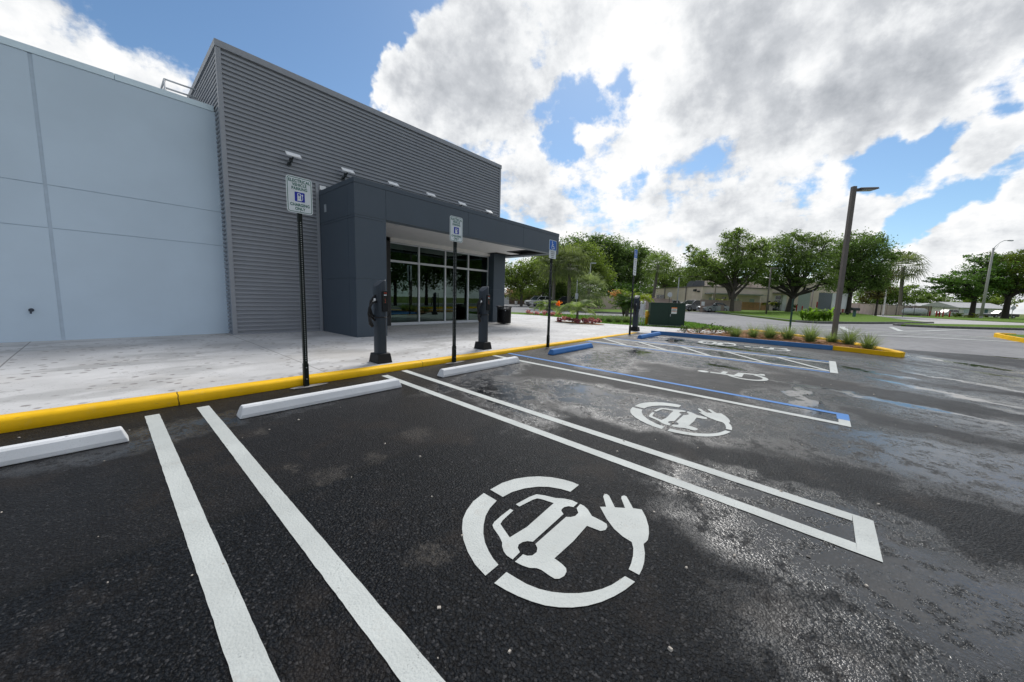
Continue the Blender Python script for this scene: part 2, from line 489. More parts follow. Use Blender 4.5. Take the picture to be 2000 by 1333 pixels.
        b2 = h.math('DIVIDE', h.math('SUBTRACT', h.math('MULTIPLY', dy, ca), h.math('MULTIPLY', dx, sa)), ry)
        r2 = h.math('ADD', h.math('MULTIPLY', a, a), h.math('MULTIPLY', b2, b2))
        k = h.rng(r2, 2.8, 0.0)
        damp = k if damp is None else h.math('MAXIMUM', damp, k)
    dampn = h.math('MULTIPLY', damp, h.rng(h.math('ADD', h.math('MULTIPLY', h.noise(co, 7.0, 6.0, .65), .6), h.math('MULTIPLY', h.noise(co, 40.0, 4.0, .65), .4)), 0.41, 0.52, 0.1, 1.0))
    rough = h.math('SUBTRACT', h.rng(x, 0.0, 6.0, 0.46, 0.52), h.math('MULTIPLY', wet, 0.12))
    rough = h.math('SUBTRACT', rough, h.math('MULTIPLY', dampn, 0.37))
    pudn = h.math('MULTIPLY', pud, h.rng(h.noise(co, 9.0, 6.0, .65), 0.30, 0.43, 0.0, 1.0))
    rough = h.math('MULTIPLY', rough, h.math('SUBTRACT', 1.0, h.math('MULTIPLY', pudn, 0.90)))
    h.put(b.inputs['Roughness'], h.math('MAXIMUM', h.math('ADD', rough, h.math('MULTIPLY', h.math('MULTIPLY', h.math('SUBTRACT', spk, 0.5), 0.2), h.math('SUBTRACT', 1.0, pudn))), 0.035))
    h.put(b.inputs['Specular IOR Level'], h.math('ADD', h.rng(x, 0.0, 8.0, 0.09, 0.19), h.math('MULTIPLY', h.math('MAXIMUM', dampn, pudn), 0.85)))
    ht = h.math('ADD', h.math('MULTIPLY', stone, -1.0), h.math('ADD', h.math('MULTIPLY', stone2, -0.45), h.math('MULTIPLY', agg, 1.0)))
    bs = h.math('MULTIPLY', h.math('SUBTRACT', 0.66, h.math('MULTIPLY', dampn, 0.58)), h.math('SUBTRACT', 1.0, h.math('MULTIPLY', pudn, 0.985)))
    h.put(b.inputs['Normal'], h.bump(ht, bs, 0.008))
    return m

def concrete_material():
    m = bpy.data.materials.new('sidewalk_concrete'); m.use_nodes = True
    h = G(m.node_tree); b = h.n['Principled BSDF']
    co = h.objco(); x, y, z = h.sep(co)
    f1 = h.noise(co, 0.9, 6.0, 0.6); f2 = h.noise(co, 90.0, 3.0, 0.6); f3 = h.noise(h.vmath('MULTIPLY', co, (0.6, 1.5, 1)), 1.4, 5.0, 0.55)
    c = h.mix(h.rng(f1, 0.3, 0.7), (0.435, 0.43, 0.425, 1), (0.58, 0.575, 0.57, 1))
    c = h.mix(h.math('MULTIPLY', h.rng(f3, 0.50, 0.62), 0.62), c, (0.31, 0.305, 0.295, 1))            # drying stains
    c = h.mix(h.math('MULTIPLY', h.rng(h.noise(co, 0.5, 5.0, .6), 0.50, 0.66), 0.40), c, (0.42, 0.38, 0.33, 1))
    c = h.mix(h.rng(f2, 0.3, 0.7, 0.0, 0.16), c, (0.36, 0.36, 0.36, 1))
    sp = h.math('MULTIPLY', h.rng(h.voro(h.vmath('ADD', co, h.vmath('SCALE', h.noise(co, 20.0, 3.0, col=True), scale=0.03)), 6.5), 0.28, 0.16), h.rng(h.noise(co, 1.3, 3.0), 0.34, 0.54))
    c = h.mix(h.math('MULTIPLY', sp, 0.78), c, (0.17, 0.15, 0.14, 1))                                  # spots and leaf marks
    sp2 = h.rng(h.voro(co, 22.0), 0.20, 0.10)
    c = h.mix(h.math('MULTIPLY', sp2, h.rng(h.noise(co, 2.1, 3.0), 0.40, 0.56, 0.0, 0.7)), c, (0.18, 0.16, 0.15, 1))
    # tooled joints
    j = None
    for v in (-9.8, -6.85, -3.9, -0.93, 2.02, 4.97, 7.92, 10.87, 13.8, 16.8):
        d = h.math('ABSOLUTE', h.math('SUBTRACT', x, v)); k = h.rng(d, 0.012, 0.005)
        j = k if j is None else h.math('MAXIMUM', j, k)
    d = h.math('ABSOLUTE', h.math('SUBTRACT', y, 7.36)); j = h.math('MAXIMUM', j, h.rng(d, 0.010, 0.004))
    c = h.mix(h.math('MULTIPLY', j, 0.75), c, (0.16, 0.15, 0.14, 1))
    h.put(b.inputs['Base Color'], c)
    h.put(b.inputs['Roughness'], h.rng(f3, 0.4, 0.7, 0.75, 0.55))
    h.put(b.inputs['Normal'], h.bump(h.math('SUBTRACT', f2, h.math('MULTIPLY', j, 2.0)), 0.22, 0.004))
    return m

def paint_material(name, col, worn, joints=False, coarse=1.0):
    m = bpy.data.materials.new(name); m.use_nodes = True
    h = G(m.node_tree); b = h.n['Principled BSDF']
    co = h.objco()
    f = h.noise(co, 130.0, 4.0, 0.65); w = h.noise(co, 2.6, 5.0, 0.6)
    c = h.mix(h.rng(w, 0.35, 0.7), tuple(k*0.86 for k in col)+(1,), tuple(col)+(1,))
    chips = h.math('MULTIPLY', h.rng(f, 0.58, 0.68), h.rng(h.noise(co, 5.0, 4.0, .6), 0.42, 0.66))
    grain = h.rng(h.voro(co, 120.0), 0.28, 0.10)
    c = h.mix(h.math('MULTIPLY', chips, worn), c, (0.05, 0.05, 0.05, 1))
    c = h.mix(h.math('MULTIPLY', grain, 0.22*worn), c, (0.16, 0.16, 0.16, 1))
    dirt = h.rng(h.noise(co, 11.0, 5.0, 0.6), 0.58, 0.76)
    c = h.mix(h.math('MULTIPLY', dirt, 0.30*worn+.08), c, (0.36, 0.33, 0.29, 1))
    if joints:
        x, y, z = h.sep(co)
        fr = h.math('ABSOLUTE', h.math('SUBTRACT', h.math('FRACT', h.math('DIVIDE', h.math('ADD', x, h.math('ADD', h.math('MULTIPLY', h.noise(co, 14.0, 3.0), 0.03), 1.04)), 3.05)), 0.5))
        c = h.mix(h.rng(fr, 0.0022, 0.0008), c, (0.10, 0.06, 0.01, 1))
        scuff = h.math('MULTIPLY', h.rng(h.noise(h.vmath('MULTIPLY', co, (1.0, 3.0, 6.0)), 9.0, 6.0, 0.65), 0.60, 0.70), 0.55)
        c = h.mix(scuff, c, (0.36, 0.22, 0.05, 1))
    h.put(b.inputs['Base Color'], c)
    b.inputs['Roughness'].default_value = 0.6; b.inputs['Specular IOR Level'].default_value = 0.22
    h.put(b.inputs['Normal'], h.bump(h.math('ADD', h.noise(co, 150.0, 3.0, 0.6), h.math('MULTIPLY', h.voro(co, 78.0), -0.8*coarse)), 0.12+0.28*coarse, 0.005))
    return m

def ground_material(name, cols, scale, bump=0.3, bscale=40.0, rough=0.9):
    m = bpy.data.materials.new(name); m.use_nodes = True
    h = G(m.node_tree); b = h.n['Principled BSDF']
    co = h.objco()
    f = h.noise(co, scale, 8.0, 0.62); k = h.noise(co, scale*14, 4.0, 0.6)
    c = h.mix(h.rng(f, 0.32, 0.68), cols[0]+(1,), cols[1]+(1,))
    c = h.mix(h.rng(k, 0.35, 0.7, 0.0, 0.55), c, cols[2]+(1,))
    h.put(b.inputs['Base Color'], c); b.inputs['Roughness'].default_value = rough; b.inputs['Specular IOR Level'].default_value = 0.12
    h.put(b.inputs['Normal'], h.bump(h.noise(co, bscale, 4.0, 0.65), bump, 0.02))
    return m

M_ASPH = asphalt_material()
M_CONC = concrete_material()
M_WHITE = paint_material('white_road_paint', (0.51, 0.535, 0.515), 0.8)
M_BLUE = paint_material('blue_road_paint', (0.070, 0.215, 0.52), 0.8)
M_KYEL = paint_material('yellow_kerb_paint', (0.90, 0.52, 0.004), 0.35, True, 0.25)
M_KBLU = paint_material('blue_kerb_paint', (0.070, 0.205, 0.45), 0.35, coarse=0.25)
M_STOPW = paint_material('white_stop_paint', (0.70, 0.715, 0.73), 0.25, coarse=0.0)
M_STOPB = paint_material('blue_stop_paint', (0.062, 0.200, 0.50), 0.3, coarse=0.0)
M_OLD = ground_material('old_asphalt', ((0.215, 0.215, 0.22), (0.28, 0.28, 0.285), (0.17, 0.17, 0.175)), 0.35, 0.25, 60.0, 0.8)
M_GRASS = ground_material('lawn_grass', ((0.070, 0.150, 0.012), (0.115, 0.200, 0.022), (0.090, 0.120, 0.020)), 0.7, 0.9, 22.0)
M_FIELD = ground_material('far_grass', ((0.090, 0.130, 0.022), (0.135, 0.160, 0.040), (0.100, 0.120, 0.035)), 0.12, 0.5, 6.0)
M_ROAD = ground_material('pale_road', ((0.42, 0.41, 0.40), (0.50, 0.49, 0.48), (0.36, 0.36, 0.36)), 0.25, 0.2, 30.0)
M_MULCH = ground_material('wood_mulch', ((0.26, 0.135, 0.065), (0.40, 0.24, 0.13), (0.15, 0.075, 0.038)), 6.0, 1.0, 55.0)
M_KERB = mat('kerb_concrete', (0.30, 0.295, 0.285), 0.85, var=0.2, bump=0.3)
M_KERBD = mat('weathered_kerb', (0.13, 0.13, 0.125), 0.9, var=0.3, bump=0.3)

# ------------------------------------------------------------------ ground, pavements, roads
def sheet(name, poly, zf, m, step=2.0, dz=0.0, label=None, cat='ground', kind='structure', parent=None, skirt=0.0):
    bm = bmesh.new()
    vs = [bm.verts.new((x, y, 0)) for x, y in poly]
    f = bm.faces.new(vs)
    bm.normal_update()
    if f.normal.z < 0:
        f.normal_flip()
    x0, x1 = min(p[0] for p in poly), max(p[0] for p in poly); y0, y1 = min(p[1] for p in poly), max(p[1] for p in poly)
    if step:
        for ax, a, b in ((0, x0, x1), (1, y0, y1)):
            k = math.ceil(a/step)
            while k*step < b:
                co = [0, 0, 0]; no = [0, 0, 0]; co[ax] = k*step; no[ax] = 1
                bmesh.ops.bisect_plane(bm, geom=bm.verts[:]+bm.edges[:]+bm.faces[:], plane_co=co, plane_no=no, dist=1e-5)
                k += 1
    if skirt:
        ed = [e_ for e_ in bm.edges if e_.is_boundary]
        r = bmesh.ops.extrude_edge_only(bm, edges=ed)
        low_ = {v for v in r['geom'] if isinstance(v, bmesh.types.BMVert)}
    else:
        low_ = set()
    for v in bm.verts:
        v.co.z = zf(v.co.x, v.co.y)+dz-(skirt if v in low_ else 0)
    me = bpy.data.meshes.new(name); bm.to_mesh(me); bm.free()
    me.materials.append(m)
    o = bpy.data.objects.new(name, me); COL.objects.link(o)
    if parent is not None:
        o.parent = parent
    else:
        tag(o, label, cat, kind=kind)
    return o

def side_z(x, y):
    t = min(1, max(0, (y-5.2)/3.8))
    return (0.2+0.002*min(x, 10))*(1-t) + 0.24*t

sheet('ground', [(-900, -900), (1800, -900), (1800, 900), (-900, 900)], lambda x, y: ground_z(x, y)-0.08, M_FIELD, 0, 0, 'wide flat grassy ground reaching the horizon behind the street', 'ground')
g_o = bpy.data.objects['ground']
bm = bmesh.new(); bm.from_mesh(g_o.data)
for ax, cuts in ((0, [-200, -60, -30]+list(range(-12, 64, 4))+[90, 130, 200, 400]), (1, [-300, -120, -60]+list(range(-40, 44, 4))+[80, 200])):
    for c_ in cuts:
        co = [0, 0, 0]; no = [0, 0, 0]; co[ax] = c_; no[ax] = 1
        bmesh.ops.bisect_plane(bm, geom=bm.verts[:]+bm.edges[:]+bm.faces[:], plane_co=co, plane_no=no)
for v in bm.verts:
    v.co.z = ground_z(v.co.x, v.co.y)-0.10
bm.to_mesh(g_o.data); bm.free()

street = sheet('street', [(12.5, -60), (70, -60), (70, -24), (62, 12), (62, 19), (75, 30), (75, 70), (12.5, 70)], ground_z, M_OLD, 2.0, -0.025, 'pale worn asphalt street behind the planting island', 'street')
lot = sheet('parking_lot', [(-14, -14), (19.0, -14), (17.6, -7.5), (16.63, -4.3), (15.87, -1.9), (15.0, -1.0), (14.2, 3.9), (13.05, 4.9), (12.95, 5.06), (-14, 5.06)], lot_z, M_ASPH, 0, 0.0, 'dark damp new asphalt parking lot with painted bays', 'parking lot')
sheet('sidewalk', [(-14, 5.17), (12.9, 5.17), (13.25, 4.62), (13.75, 4.32), (14.1, 3.75), (14.6, 2.9), (15.9, 2.75), (18.3, 2.45), (17.4, 3.4), (17.05, 4.6), (16.6, 6.9), (16.3, 8.4), (18.5, 10.5), (19.1, 12.3), (19.9, 14.9), (19.5, 16.8), (19.5, 30), (11.45, 30), (11.45, 12), (-14, 12)],
      side_z, M_CONC, 1.0, 0.0, 'pale speckled concrete sidewalk along the store front', 'sidewalk', skirt=0.12)
def lawn_z(x, y):
    return 0.2 + 0.28*min(1, max(0, (x-52)/16))
sheet('lawn', [(19.5, 30), (19.6, 16.8), (20.0, 14.9), (19.2, 12.3), (18.6, 10.4), (16.4, 8.4), (16.7, 6.9), (17.15, 4.6), (17.5, 3.45), (18.35, 2.5), (21.0, 4.1), (24.0, 6.5), (25.9, 10.5), (24.6, 13.9), (24.3, 15.8), (22.4, 19.4), (22.0, 30)],
      lambda x, y: 0.235, M_GRASS, 2.0, 0, 'bright green lawn strip beside the transformer box', 'lawn', skirt=0.2)
sheet('lawn', [(58.5, 11.7), (47.1, 6.9), (39.8, 3.7), (35.5, 2.0), (34.3, 1.0), (34.3, .1), (39.7, -2.9), (46.6, -5.9), (51.0, -7.8), (52.5, -7.2), (56, -6.2), (66, -5.0), (90, -4.4), (96, -4), (97, 2), (74, 18), (66, 14)],
      lawn_z, M_GRASS, 4.0, 0.10, 'green lawn with oaks in front of the beige building', 'lawn', skirt=0.3)
sheet('lawn', [(31, 17.6), (32.5, 16.2), (34.3, 13.9), (44, 15.2), (53.5, 19.5), (46, 24), (41, 27), (38, 30), (34, 24)], lambda x, y: 0.2, M_GRASS, 4.0, 0.10, 'green lawn in front of the pinkish boundary wall', 'lawn', skirt=0.3)
sheet('verge', [(37.5, -4.3), (37.9, -6.5), (41.8, -10.6), (60, -27), (90, -55), (92, -53), (62, -22), (53.8, -13.6), (45.9, -7.9), (42.4, -5.1)], ground_z, M_GRASS, 4.0, 0.10, 'narrow grass verge with a dark kerb across the street', 'grass verge', skirt=0.3)
sheet('road', [(46, -5.6), (52, -7.2), (56, -6.1), (66, -4.9), (104, -4.3), (101, -8.6), (90, -12.6), (78, -15.4), (74, -18.5), (90, -40), (110, -62), (92, -53.2), (62, -22.2), (53.9, -13.8), (46, -8), (43.0, -5.6)], ground_z, M_ROAD, 4.0, -0.008, 'pale road curving away beyond the grass verge', 'road')
sheet('lawn', [(104.5, -4.0), (101.5, -8.8), (90.4, -12.9), (78.4, -15.8), (74.6, -18.8), (90.5, -39.6), (111, -62), (170, -90), (190, -30), (150, 4)], ground_z, M_GRASS, 8.0, 0.03, 'wide lawn under the spreading street trees', 'lawn')

def kerb(name, path, m, w=0.15, hgt=0.12, zf=ground_z, label=None, kind='structure', flip=False):
    """kerb stone swept along a path; face on the left of the path unless flipped"""
    mb = MB(m); P = [Vector((p[0], p[1], 0)) for p in path]; k = 6
    for i, p in enumerate(P):
        d = (P[min(i+1, len(P)-1)]-P[max(i-1, 0)]).normalized()
        o = Vector((-d.y, d.x, 0))*(-1 if flip else 1)
        zb = zf(p.x, p.y); h_ = hgt(p.x, p.y) if callable(hgt) else hgt
        for s_, t_ in ((0.0, -0.05), (-0.012, h_*0.72), (-0.032, h_*0.95), (-0.06, h_), (-w, h_), (-w, -0.05)):
            mb.v.append(p+o*s_+Vector((0, 0, zb+t_)))
    for i in range(len(P)-1):
        for j in range(k):
            a, b = i*k+j, i*k+(j+1) % k
            q_ = (a, a+k, b+k, b)
            mb.face(q_ if not flip else q_[::-1], j in (0, 1, 2, 3))
    e0 = list(range(k)); e1 = [(len(P)-1)*k+j for j in range(k)]
    mb.face(e0 if not flip else e0[::-1]); mb.face(e1[::-1] if not flip else e1)
    o = mb.build(name)
    bm = bmesh.new(); bm.from_mesh(o.data); bmesh.ops.recalc_face_normals(bm, faces=bm.faces[:]); bm.to_mesh(o.data); bm.free()
    return tag(o, label, 'kerb', kind=kind)

kx = [-14+0.15*i for i in range(int((12.95+14)/0.15)+1)]
kerb('kerb', [(x, 5.03+0.004*mnoise.noise((x*1.7, 3, 1))) for x in kx], M_KYEL, 0.165, lambda x, y: side_z(x, 5.2)-lot_z(x, y)+0.004+0.002*mnoise.noise((x*2, 1, 1)), lot_z, 'long yellow painted kerb along the store sidewalk', flip=True)
isl_front = [(13.02, 4.60), (13.12, 4.1), (13.22, 3.48), (13.38, 2.57), (13.53, 1.19), (13.70, -0.29)]
kerb('kerb', isl_front, M_KBLU, 0.16, 0.12, lot_z, 'blue painted kerb in front of the grassy planting island', flip=False)
tip = [(13.702, -0.31), (13.62, -0.9), (13.50, -1.33), (13.50, -1.47), (13.55, -1.55), (13.66, -1.58), (13.85, -1.54), (14.3, -1.38), (14.9, -1.1), (15.55, -.78)]
kerb('kerb', tip, M_KYEL, 0.14, 0.115, lot_z, 'yellow rounded kerb at the tip of the planting island', flip=False)
kerb('kerb', [(15.6, -.75), (16.5, .15), (17.45, 1.4), (18.2, 2.35)], M_KYEL, 0.16, 0.12, ground_z, 'yellow kerb along the street side of the planting island', flip=False)
sheet('mulch_bed', [(13.2, 4.55), (13.40, 3.5), (13.55, 2.6), (13.70, 1.2), (13.85, -0.29), (13.76, -.9), (13.65, -1.3), (13.68, -1.43), (13.82, -1.42), (14.25, -1.25), (14.85, -.98), (15.5, -.63), (16.4, .25), (17.35, 1.5), (18.0, 2.4), (15.8, 2.72), (14.6, 2.85), (14.05, 3.72), (13.7, 4.26)],
      lambda x, y: lot_z(x, y)+0.075+0.02*mnoise.noise((x*3, y*3, 0)), M_MULCH, 0.25, 0.0, 'reddish wood mulch bed inside the painted island kerb', 'mulch bed')
kerb('kerb', [(29.5, -7.3), (29.2, -6.8), (28.4, -6.55), (27.1, -6.5), (25.4, -6.5), (22.5, -6.9), (20, -8.2)], M_KYEL, 0.18, 0.16, ground_z, 'yellow kerb around the grass island across the road', flip=False)
sheet('verge', [(29.35, -7.4), (29.05, -6.95), (28.3, -6.72), (27.1, -6.67), (25.4, -6.67), (22.6, -7.07), (20.1, -8.35), (21, -13), (31, -11)], ground_z, M_GRASS, 2.0, 0.13, 'grass island inside the yellow kerb across the road', 'grass verge')
kerb('kerb', [(58.5, 11.75), (47.1, 6.85), (39.8, 3.6), (35.5, 1.95), (34.2, 1.0), (34.2, .05), (39.7, -3.0), (46.6, -6.0), (51.1, -7.95)], M_KERBD, 0.2, 0.13, ground_z, 'weathered grey kerb along the oak lawn', flip=True)
kerb('kerb', [(42.4, -5.0), (38.6, -4.0), (37.4, -4.6), (37.8, -6.6), (41.7, -10.7), (60, -27.2), (90, -55.2)], M_KERBD, 0.2, 0.13, ground_z, 'dark kerb along the narrow verge across the street', flip=True)
kerb('kerb', [(38, 30), (34, 24), (30.9, 17.6), (32.4, 16.1), (34.2, 13.8), (44, 15.1), (53.5, 19.4)], M_KERBD, 0.2, 0.13, ground_z, 'grey kerb along the lawn of the pinkish wall', flip=True)

# ------------------------------------------------------------------ painted markings (parts of the lot)
_layer = [0.0035]
def mark(name, m, polys, label=None, jag=0.0, parent=lot, zf=lot_z, step=0.0009):
    mb = MB(m)
    for i, P in enumerate(polys):
        mb.poly([(p[0], p[1], zf(p[0], p[1])+0.0035+step*i) for p in P])
    o = mb.build(name, parent=parent)
    bm = bmesh.new(); bm.from_mesh(o.data)
    for f in bm.faces:
        f.normal_update()
        if f.normal.z < 0:
            f.normal_flip()
    bmesh.ops.triangulate(bm, faces=[f for f in bm.faces if len(f.verts) > 4])
    bm.to_mesh(o.data); bm.free()
    if label:
        o['label'] = label
    return o

def strip(a, b, w, side=1.0, j=0.0022, seed=0):
    """stripe between two points with slightly ragged edges; width to the right (+) of a->b when side=1, centred when 0"""
    a, b = Vector(a), Vector(b); d = (b-a); L = d.length; d /= L; o = Vector((d.y, -d.x))
    n = max(2, int(L/0.035)); A, B = [], []
    s0, s1 = ((0, w) if side == 1 else (-w, 0) if side == -1 else (-w/2, w/2))
    for i in range(n+1):
        p = a+d*L*i/n
        ja = j*(mnoise.noise((p.x*40+seed, p.y*40, 1))+0.8*mnoise.noise((p.x*11, p.y*11, 5+seed))); jb = j*(mnoise.noise((p.x*40, p.y*40+seed, 9))+0.8*mnoise.noise((p.x*11+3, p.y*11, 7)))
        A.append(p+o*(s0+ja)); B.append(p+o*(s1+jb))
    return A+B[::-1]

mark('parking_line', M_WHITE, [strip((0.20, 4.816), (0.20, -3.2), 0.102, -1)])
mark('parking_line', M_WHITE, [strip((0.578, 4.816), (0.565, -3.2), 0.100, -1)])
mark('parking_line', M_WHITE, [strip((2.675, 4.875), (2.540, -0.262), 0.100, -1), strip((3.175, 4.98), (3.006, -0.262), 0.100, 1), [(2.538, -0.358), (3.003, -0.357), (3.006, -0.262), (2.54, -0.262)]], 'double white bay line closed by a bar at its near end', step=0.0)
mark('parking_line', M_WHITE, [strip((5.30, 5.06), (5.295, -0.252), 0.102, 1), [(5.185, -0.35), (5.452, -0.35), (5.452, -0.252), (5.188, -0.252)]], step=0.0)
mark('parking_line', M_BLUE, [strip((5.745, 5.02), (5.755, -0.24), 0.095, 1), [(5.455, -0.35), (5.755, -0.35), (5.758, -0.24), (5.455, -0.24)]], 'blue bay line with a short turned end', step=0.0)
mark('hatched_aisle', M_WHITE, [strip((9.25, 5.17), (9.29, -0.20), 0.10, 1), strip((10.21, 5.15), (10.57, -0.21), 0.10, 1)]
     + [strip(a, b, 0.095, 0) for a, b in (((10.14, 5.10), (9.24, 3.93)), ((10.20, 3.93), (9.24, 2.87)), ((10.26, 2.80), (9.25, 1.89)), ((10.33, 1.74), (9.26, 0.80)), ((10.42, 0.72), (9.26, -0.18)))]
     + [[(9.02, -0.33), (10.86, -0.33), (10.86, -0.215), (9.02, -0.215)]], 'white hatched access aisle between the accessible bays', step=0.0004)
mark('parking_line', M_BLUE, [strip((9.07, 5.15), (9.10, -0.21), 0.10, 1)], 'blue line beside the hatched aisle')
mark('parking_line', M_BLUE, [strip((10.45, 5.12), (10.80, -0.21), 0.10, 1)], 'blue line on the far side of the hatched aisle')

EV = dict(
arc1=[(0.052,0.52),(0.17,0.52),(0.269,0.494),(0.359,0.444),(0.421,0.391),(0.474,0.321),(0.509,0.24),(0.524,0.178),(0.524,0.124),(0.408,0.121),(0.393,0.184),(0.356,0.259),(0.305,0.315),(0.223,0.367),(0.132,0.397),(0.048,0.402)],
arc2=[(-0.006,0.521),(-0.009,0.402),(-0.096,0.377),(-0.167,0.342),(-0.233,0.291),(-0.284,0.241),(-0.325,0.187),(-0.356,0.129),(-0.377,0.078),(-0.389,0.029),(-0.479,0.027),(-0.465,0.112),(-0.434,0.198),(-0.39,0.282),(-0.337,0.354),(-0.277,0.416),(-0.209,0.461),(-0.116,0.502)],
arc3=[(-0.396,-0.029),(-0.391,-0.09),(-0.385,-0.142),(-0.368,-0.199),(-0.343,-0.248),(-0.308,-0.296),(-0.267,-0.34),(-0.222,-0.376),(-0.174,-0.405),(-0.123,-0.427),(-0.075,-0.44),(-0.031,-0.451),(-0.031,-0.499),(-0.107,-0.484),(-0.173,-0.463),(-0.237,-0.436),(-0.298,-0.4),(-0.348,-0.358),(-0.386,-0.316),(-0.418,-0.269),(-0.442,-0.215),(-0.461,-0.156),(-0.474,-0.096),(-0.482,-0.032)],
cable=[(0.219,-0.379),(0.25,-0.431),(0.184,-0.463),(0.122,-0.483),(0.072,-0.493),(0.023,-0.497),(0.022,-0.446),(0.069,-0.439),(0.125,-0.425),(0.178,-0.405)],
plug=[(0.392,-0.103),(0.419,-0.131),(0.513,-0.064),(0.539,-0.058),(0.556,-0.067),(0.547,-0.089),(0.452,-0.174),(0.491,-0.223),(0.577,-0.159),(0.602,-0.151),(0.622,-0.159),(0.62,-0.177),(0.524,-0.26),(0.549,-0.305),(0.49,-0.353),(0.415,-0.397),(0.352,-0.422),(0.297,-0.436),(0.273,-0.435),(0.25,-0.431),(0.219,-0.379),(0.228,-0.324),(0.255,-0.261),(0.308,-0.19)],
cartop=[(0.045,0.29),(0.167,0.28),(0.225,0.265),(0.253,0.216),(0.275,0.154),(0.313,0.103),(0.33,0.059),(0.329,0.018),(0.273,0.015),(0.26,0.042),(0.232,0.056),(0.205,0.056),(0.188,0.049),(0.169,0.021),(-0.147,0.007),(-0.163,0.031),(-0.187,0.045),(-0.215,0.048),(-0.237,0.036),(-0.253,0.008),(-0.316,0.002),(-0.316,0.043),(-0.304,0.074),(-0.283,0.103),(-0.263,0.121),(-0.239,0.165),(-0.213,0.232),(-0.198,0.255),(-0.172,0.267),(-0.104,0.277),(-0.014,0.284),(-0.013,0.26),(-0.126,0.243),(-0.16,0.23),(-0.207,0.118),(-0.076,0.105),(0.222,0.127),(0.203,0.208),(0.19,0.233),(0.16,0.244),(0.043,0.259)],
carlow=[(0.33,0.001),(0.331,-0.025),(0.315,-0.06),(0.273,-0.112),(0.272,-0.177),(0.266,-0.211),(0.243,-0.226),(0.211,-0.23),(0.184,-0.214),(0.171,-0.136),(0.007,-0.147),(-0.167,-0.144),(-0.172,-0.191),(-0.181,-0.221),(-0.199,-0.235),(-0.228,-0.241),(-0.258,-0.233),(-0.272,-0.219),(-0.274,-0.193),(-0.272,-0.142),(-0.279,-0.118),(-0.302,-0.091),(-0.314,-0.055),(-0.319,-0.016),(-0.254,-0.013),(-0.247,-0.035),(-0.228,-0.052),(-0.194,-0.054),(-0.167,-0.038),(-0.151,-0.013),(0.158,-0.005),(0.174,-0.025),(0.203,-0.04),(0.242,-0.038),(0.278,-0.004)])
def ev_symbol(cx, cy, s=1.0, label=None):
    return mark('charging_symbol', M_WHITE, [[(cx+s*x, cy+s*y) for x, y in P] for P in EV.values()], label, step=0.0)
ev_symbol(1.56, 1.03, 1.0, 'large white electric car symbol nearest the camera')
ev_symbol(4.075, 1.075, 1.0, 'white electric car symbol in the second charging bay')
ev_symbol(12.05, 2.30, 1.0, 'white electric car symbol in the bay beside the island')
def isa_mark(cx, y0, s, label):
    return mark('wheelchair_symbol', M_WHITE, [[(cx+s*(x-.25), y0+s*y) for x, y in P] for P in wheelchair()], label, step=0.0006)
isa_mark(7.28, 0.58, 1.06, 'white wheelchair symbol in the bay between blue line and aisle')
isa_mark(12.2, 0.56, 1.06, 'white wheelchair symbol in the bay beside the island')

def smark(pts, w, label=None):
    P = [strip(a, b, w, 0, 0.01) for a, b in zip(pts[:-1], pts[1:])]
    mb = MB(M_WHITE)
    for i, p_ in enumerate(P):
        mb.poly([(p.x, p.y, ground_z(p.x, p.y)-0.025+0.010+0.001*i) for p in p_])
    o = mb.build('road_line', parent=street)
    bm = bmesh.new(); bm.from_mesh(o.data)
    for f in bm.faces:
        f.normal_update()
        if f.normal.z < 0: f.normal_flip()
    bmesh.ops.triangulate(bm, faces=bm.faces[:]); bm.to_mesh(o.data); bm.free()
    return o
smark([(24.6, .6), (25.3, -.9), (26.6, -3.3), (27.5, -6.6)], 0.26)
smark([(23.2, .7), (23.9, -.9), (25.6, -3.6), (26.7, -6.4)], 0.26)
smark([(21.5, -.2), (22.9, -2.7), (24.6, -5.4), (25.3, -6.4)], 0.26)
smark([(30.4, -1.0), (28.4, -.95), (24.1, -1.15)], 0.26)
smark([(34.3, -3.5), (30.2, -3.35), (28.2, -3.3), (30.6, -4.5), (34.0, -5.9), (36.5, -7.2)], 0.26)
smark([(28.6, 2.1), (30.2, .2), (31.4, -1.2)], 0.26)
smark([(25.6, 2.9), (26.6, 1.6), (27.2, .9)], 0.26)
smark([(24.2, 2.4), (25.3, 1.0), (25.7, .4)], 0.26)

# wheel stops
def wheel_stop(x0, x1, y, m, label, group):
    L = x1-x0; cx = (x0+x1)/2
    z = lot_z(cx, y+.07)
    root = thing('wheel_stop', (cx, y+.07, z+.002), label, 'wheel stop', group)
    root.rotation_euler = (0.0171, -0.0100, 0)
    b = MB(m)
    prof = [(-0.075, 0), (0.075, 0), (0.075, 0.02), (0.048, 0.098), (0.030, 0.112), (-0.030, 0.112), (-0.048, 0.098), (-0.075, 0.035)]
    b.prism(prof, -L/2, L/2, 'x')
    # sloped ends
    for i, p in enumerate(b.v):
        e_ = 1 if p.x > 0 else -1
        b.v[i] = Vector((p.x - e_*0.035*(p.z/0.112), p.y, p.z))
    o = b.build('body', parent=root, bevel=0.008)
    for sx_ in (-1, 1):
        MB(mat('painted_steel', tuple(0.8*k for k in (0.6, 0.6, 0.6)), 0.7)).lathe([(0.010, 0.10), (0.010, 0.1135), (0.004, 0.1145)], (sx_*L*0.33, 0, 0), 10).build('anchor_pin', parent=root)
    return root
WG = 'wheel stops along the yellow kerb'
wheel_stop(-1.76, 0.075, 4.13, M_STOPW, 'white concrete wheel stop under the grey wall, partly cut off', WG)
wheel_stop(0.80, 2.56, 4.13, M_STOPW, 'white concrete wheel stop in front of the first perforated sign post', WG)
wheel_stop(3.29, 5.10, 4.20, M_STOPW, 'white concrete wheel stop in front of the second charging station', WG)
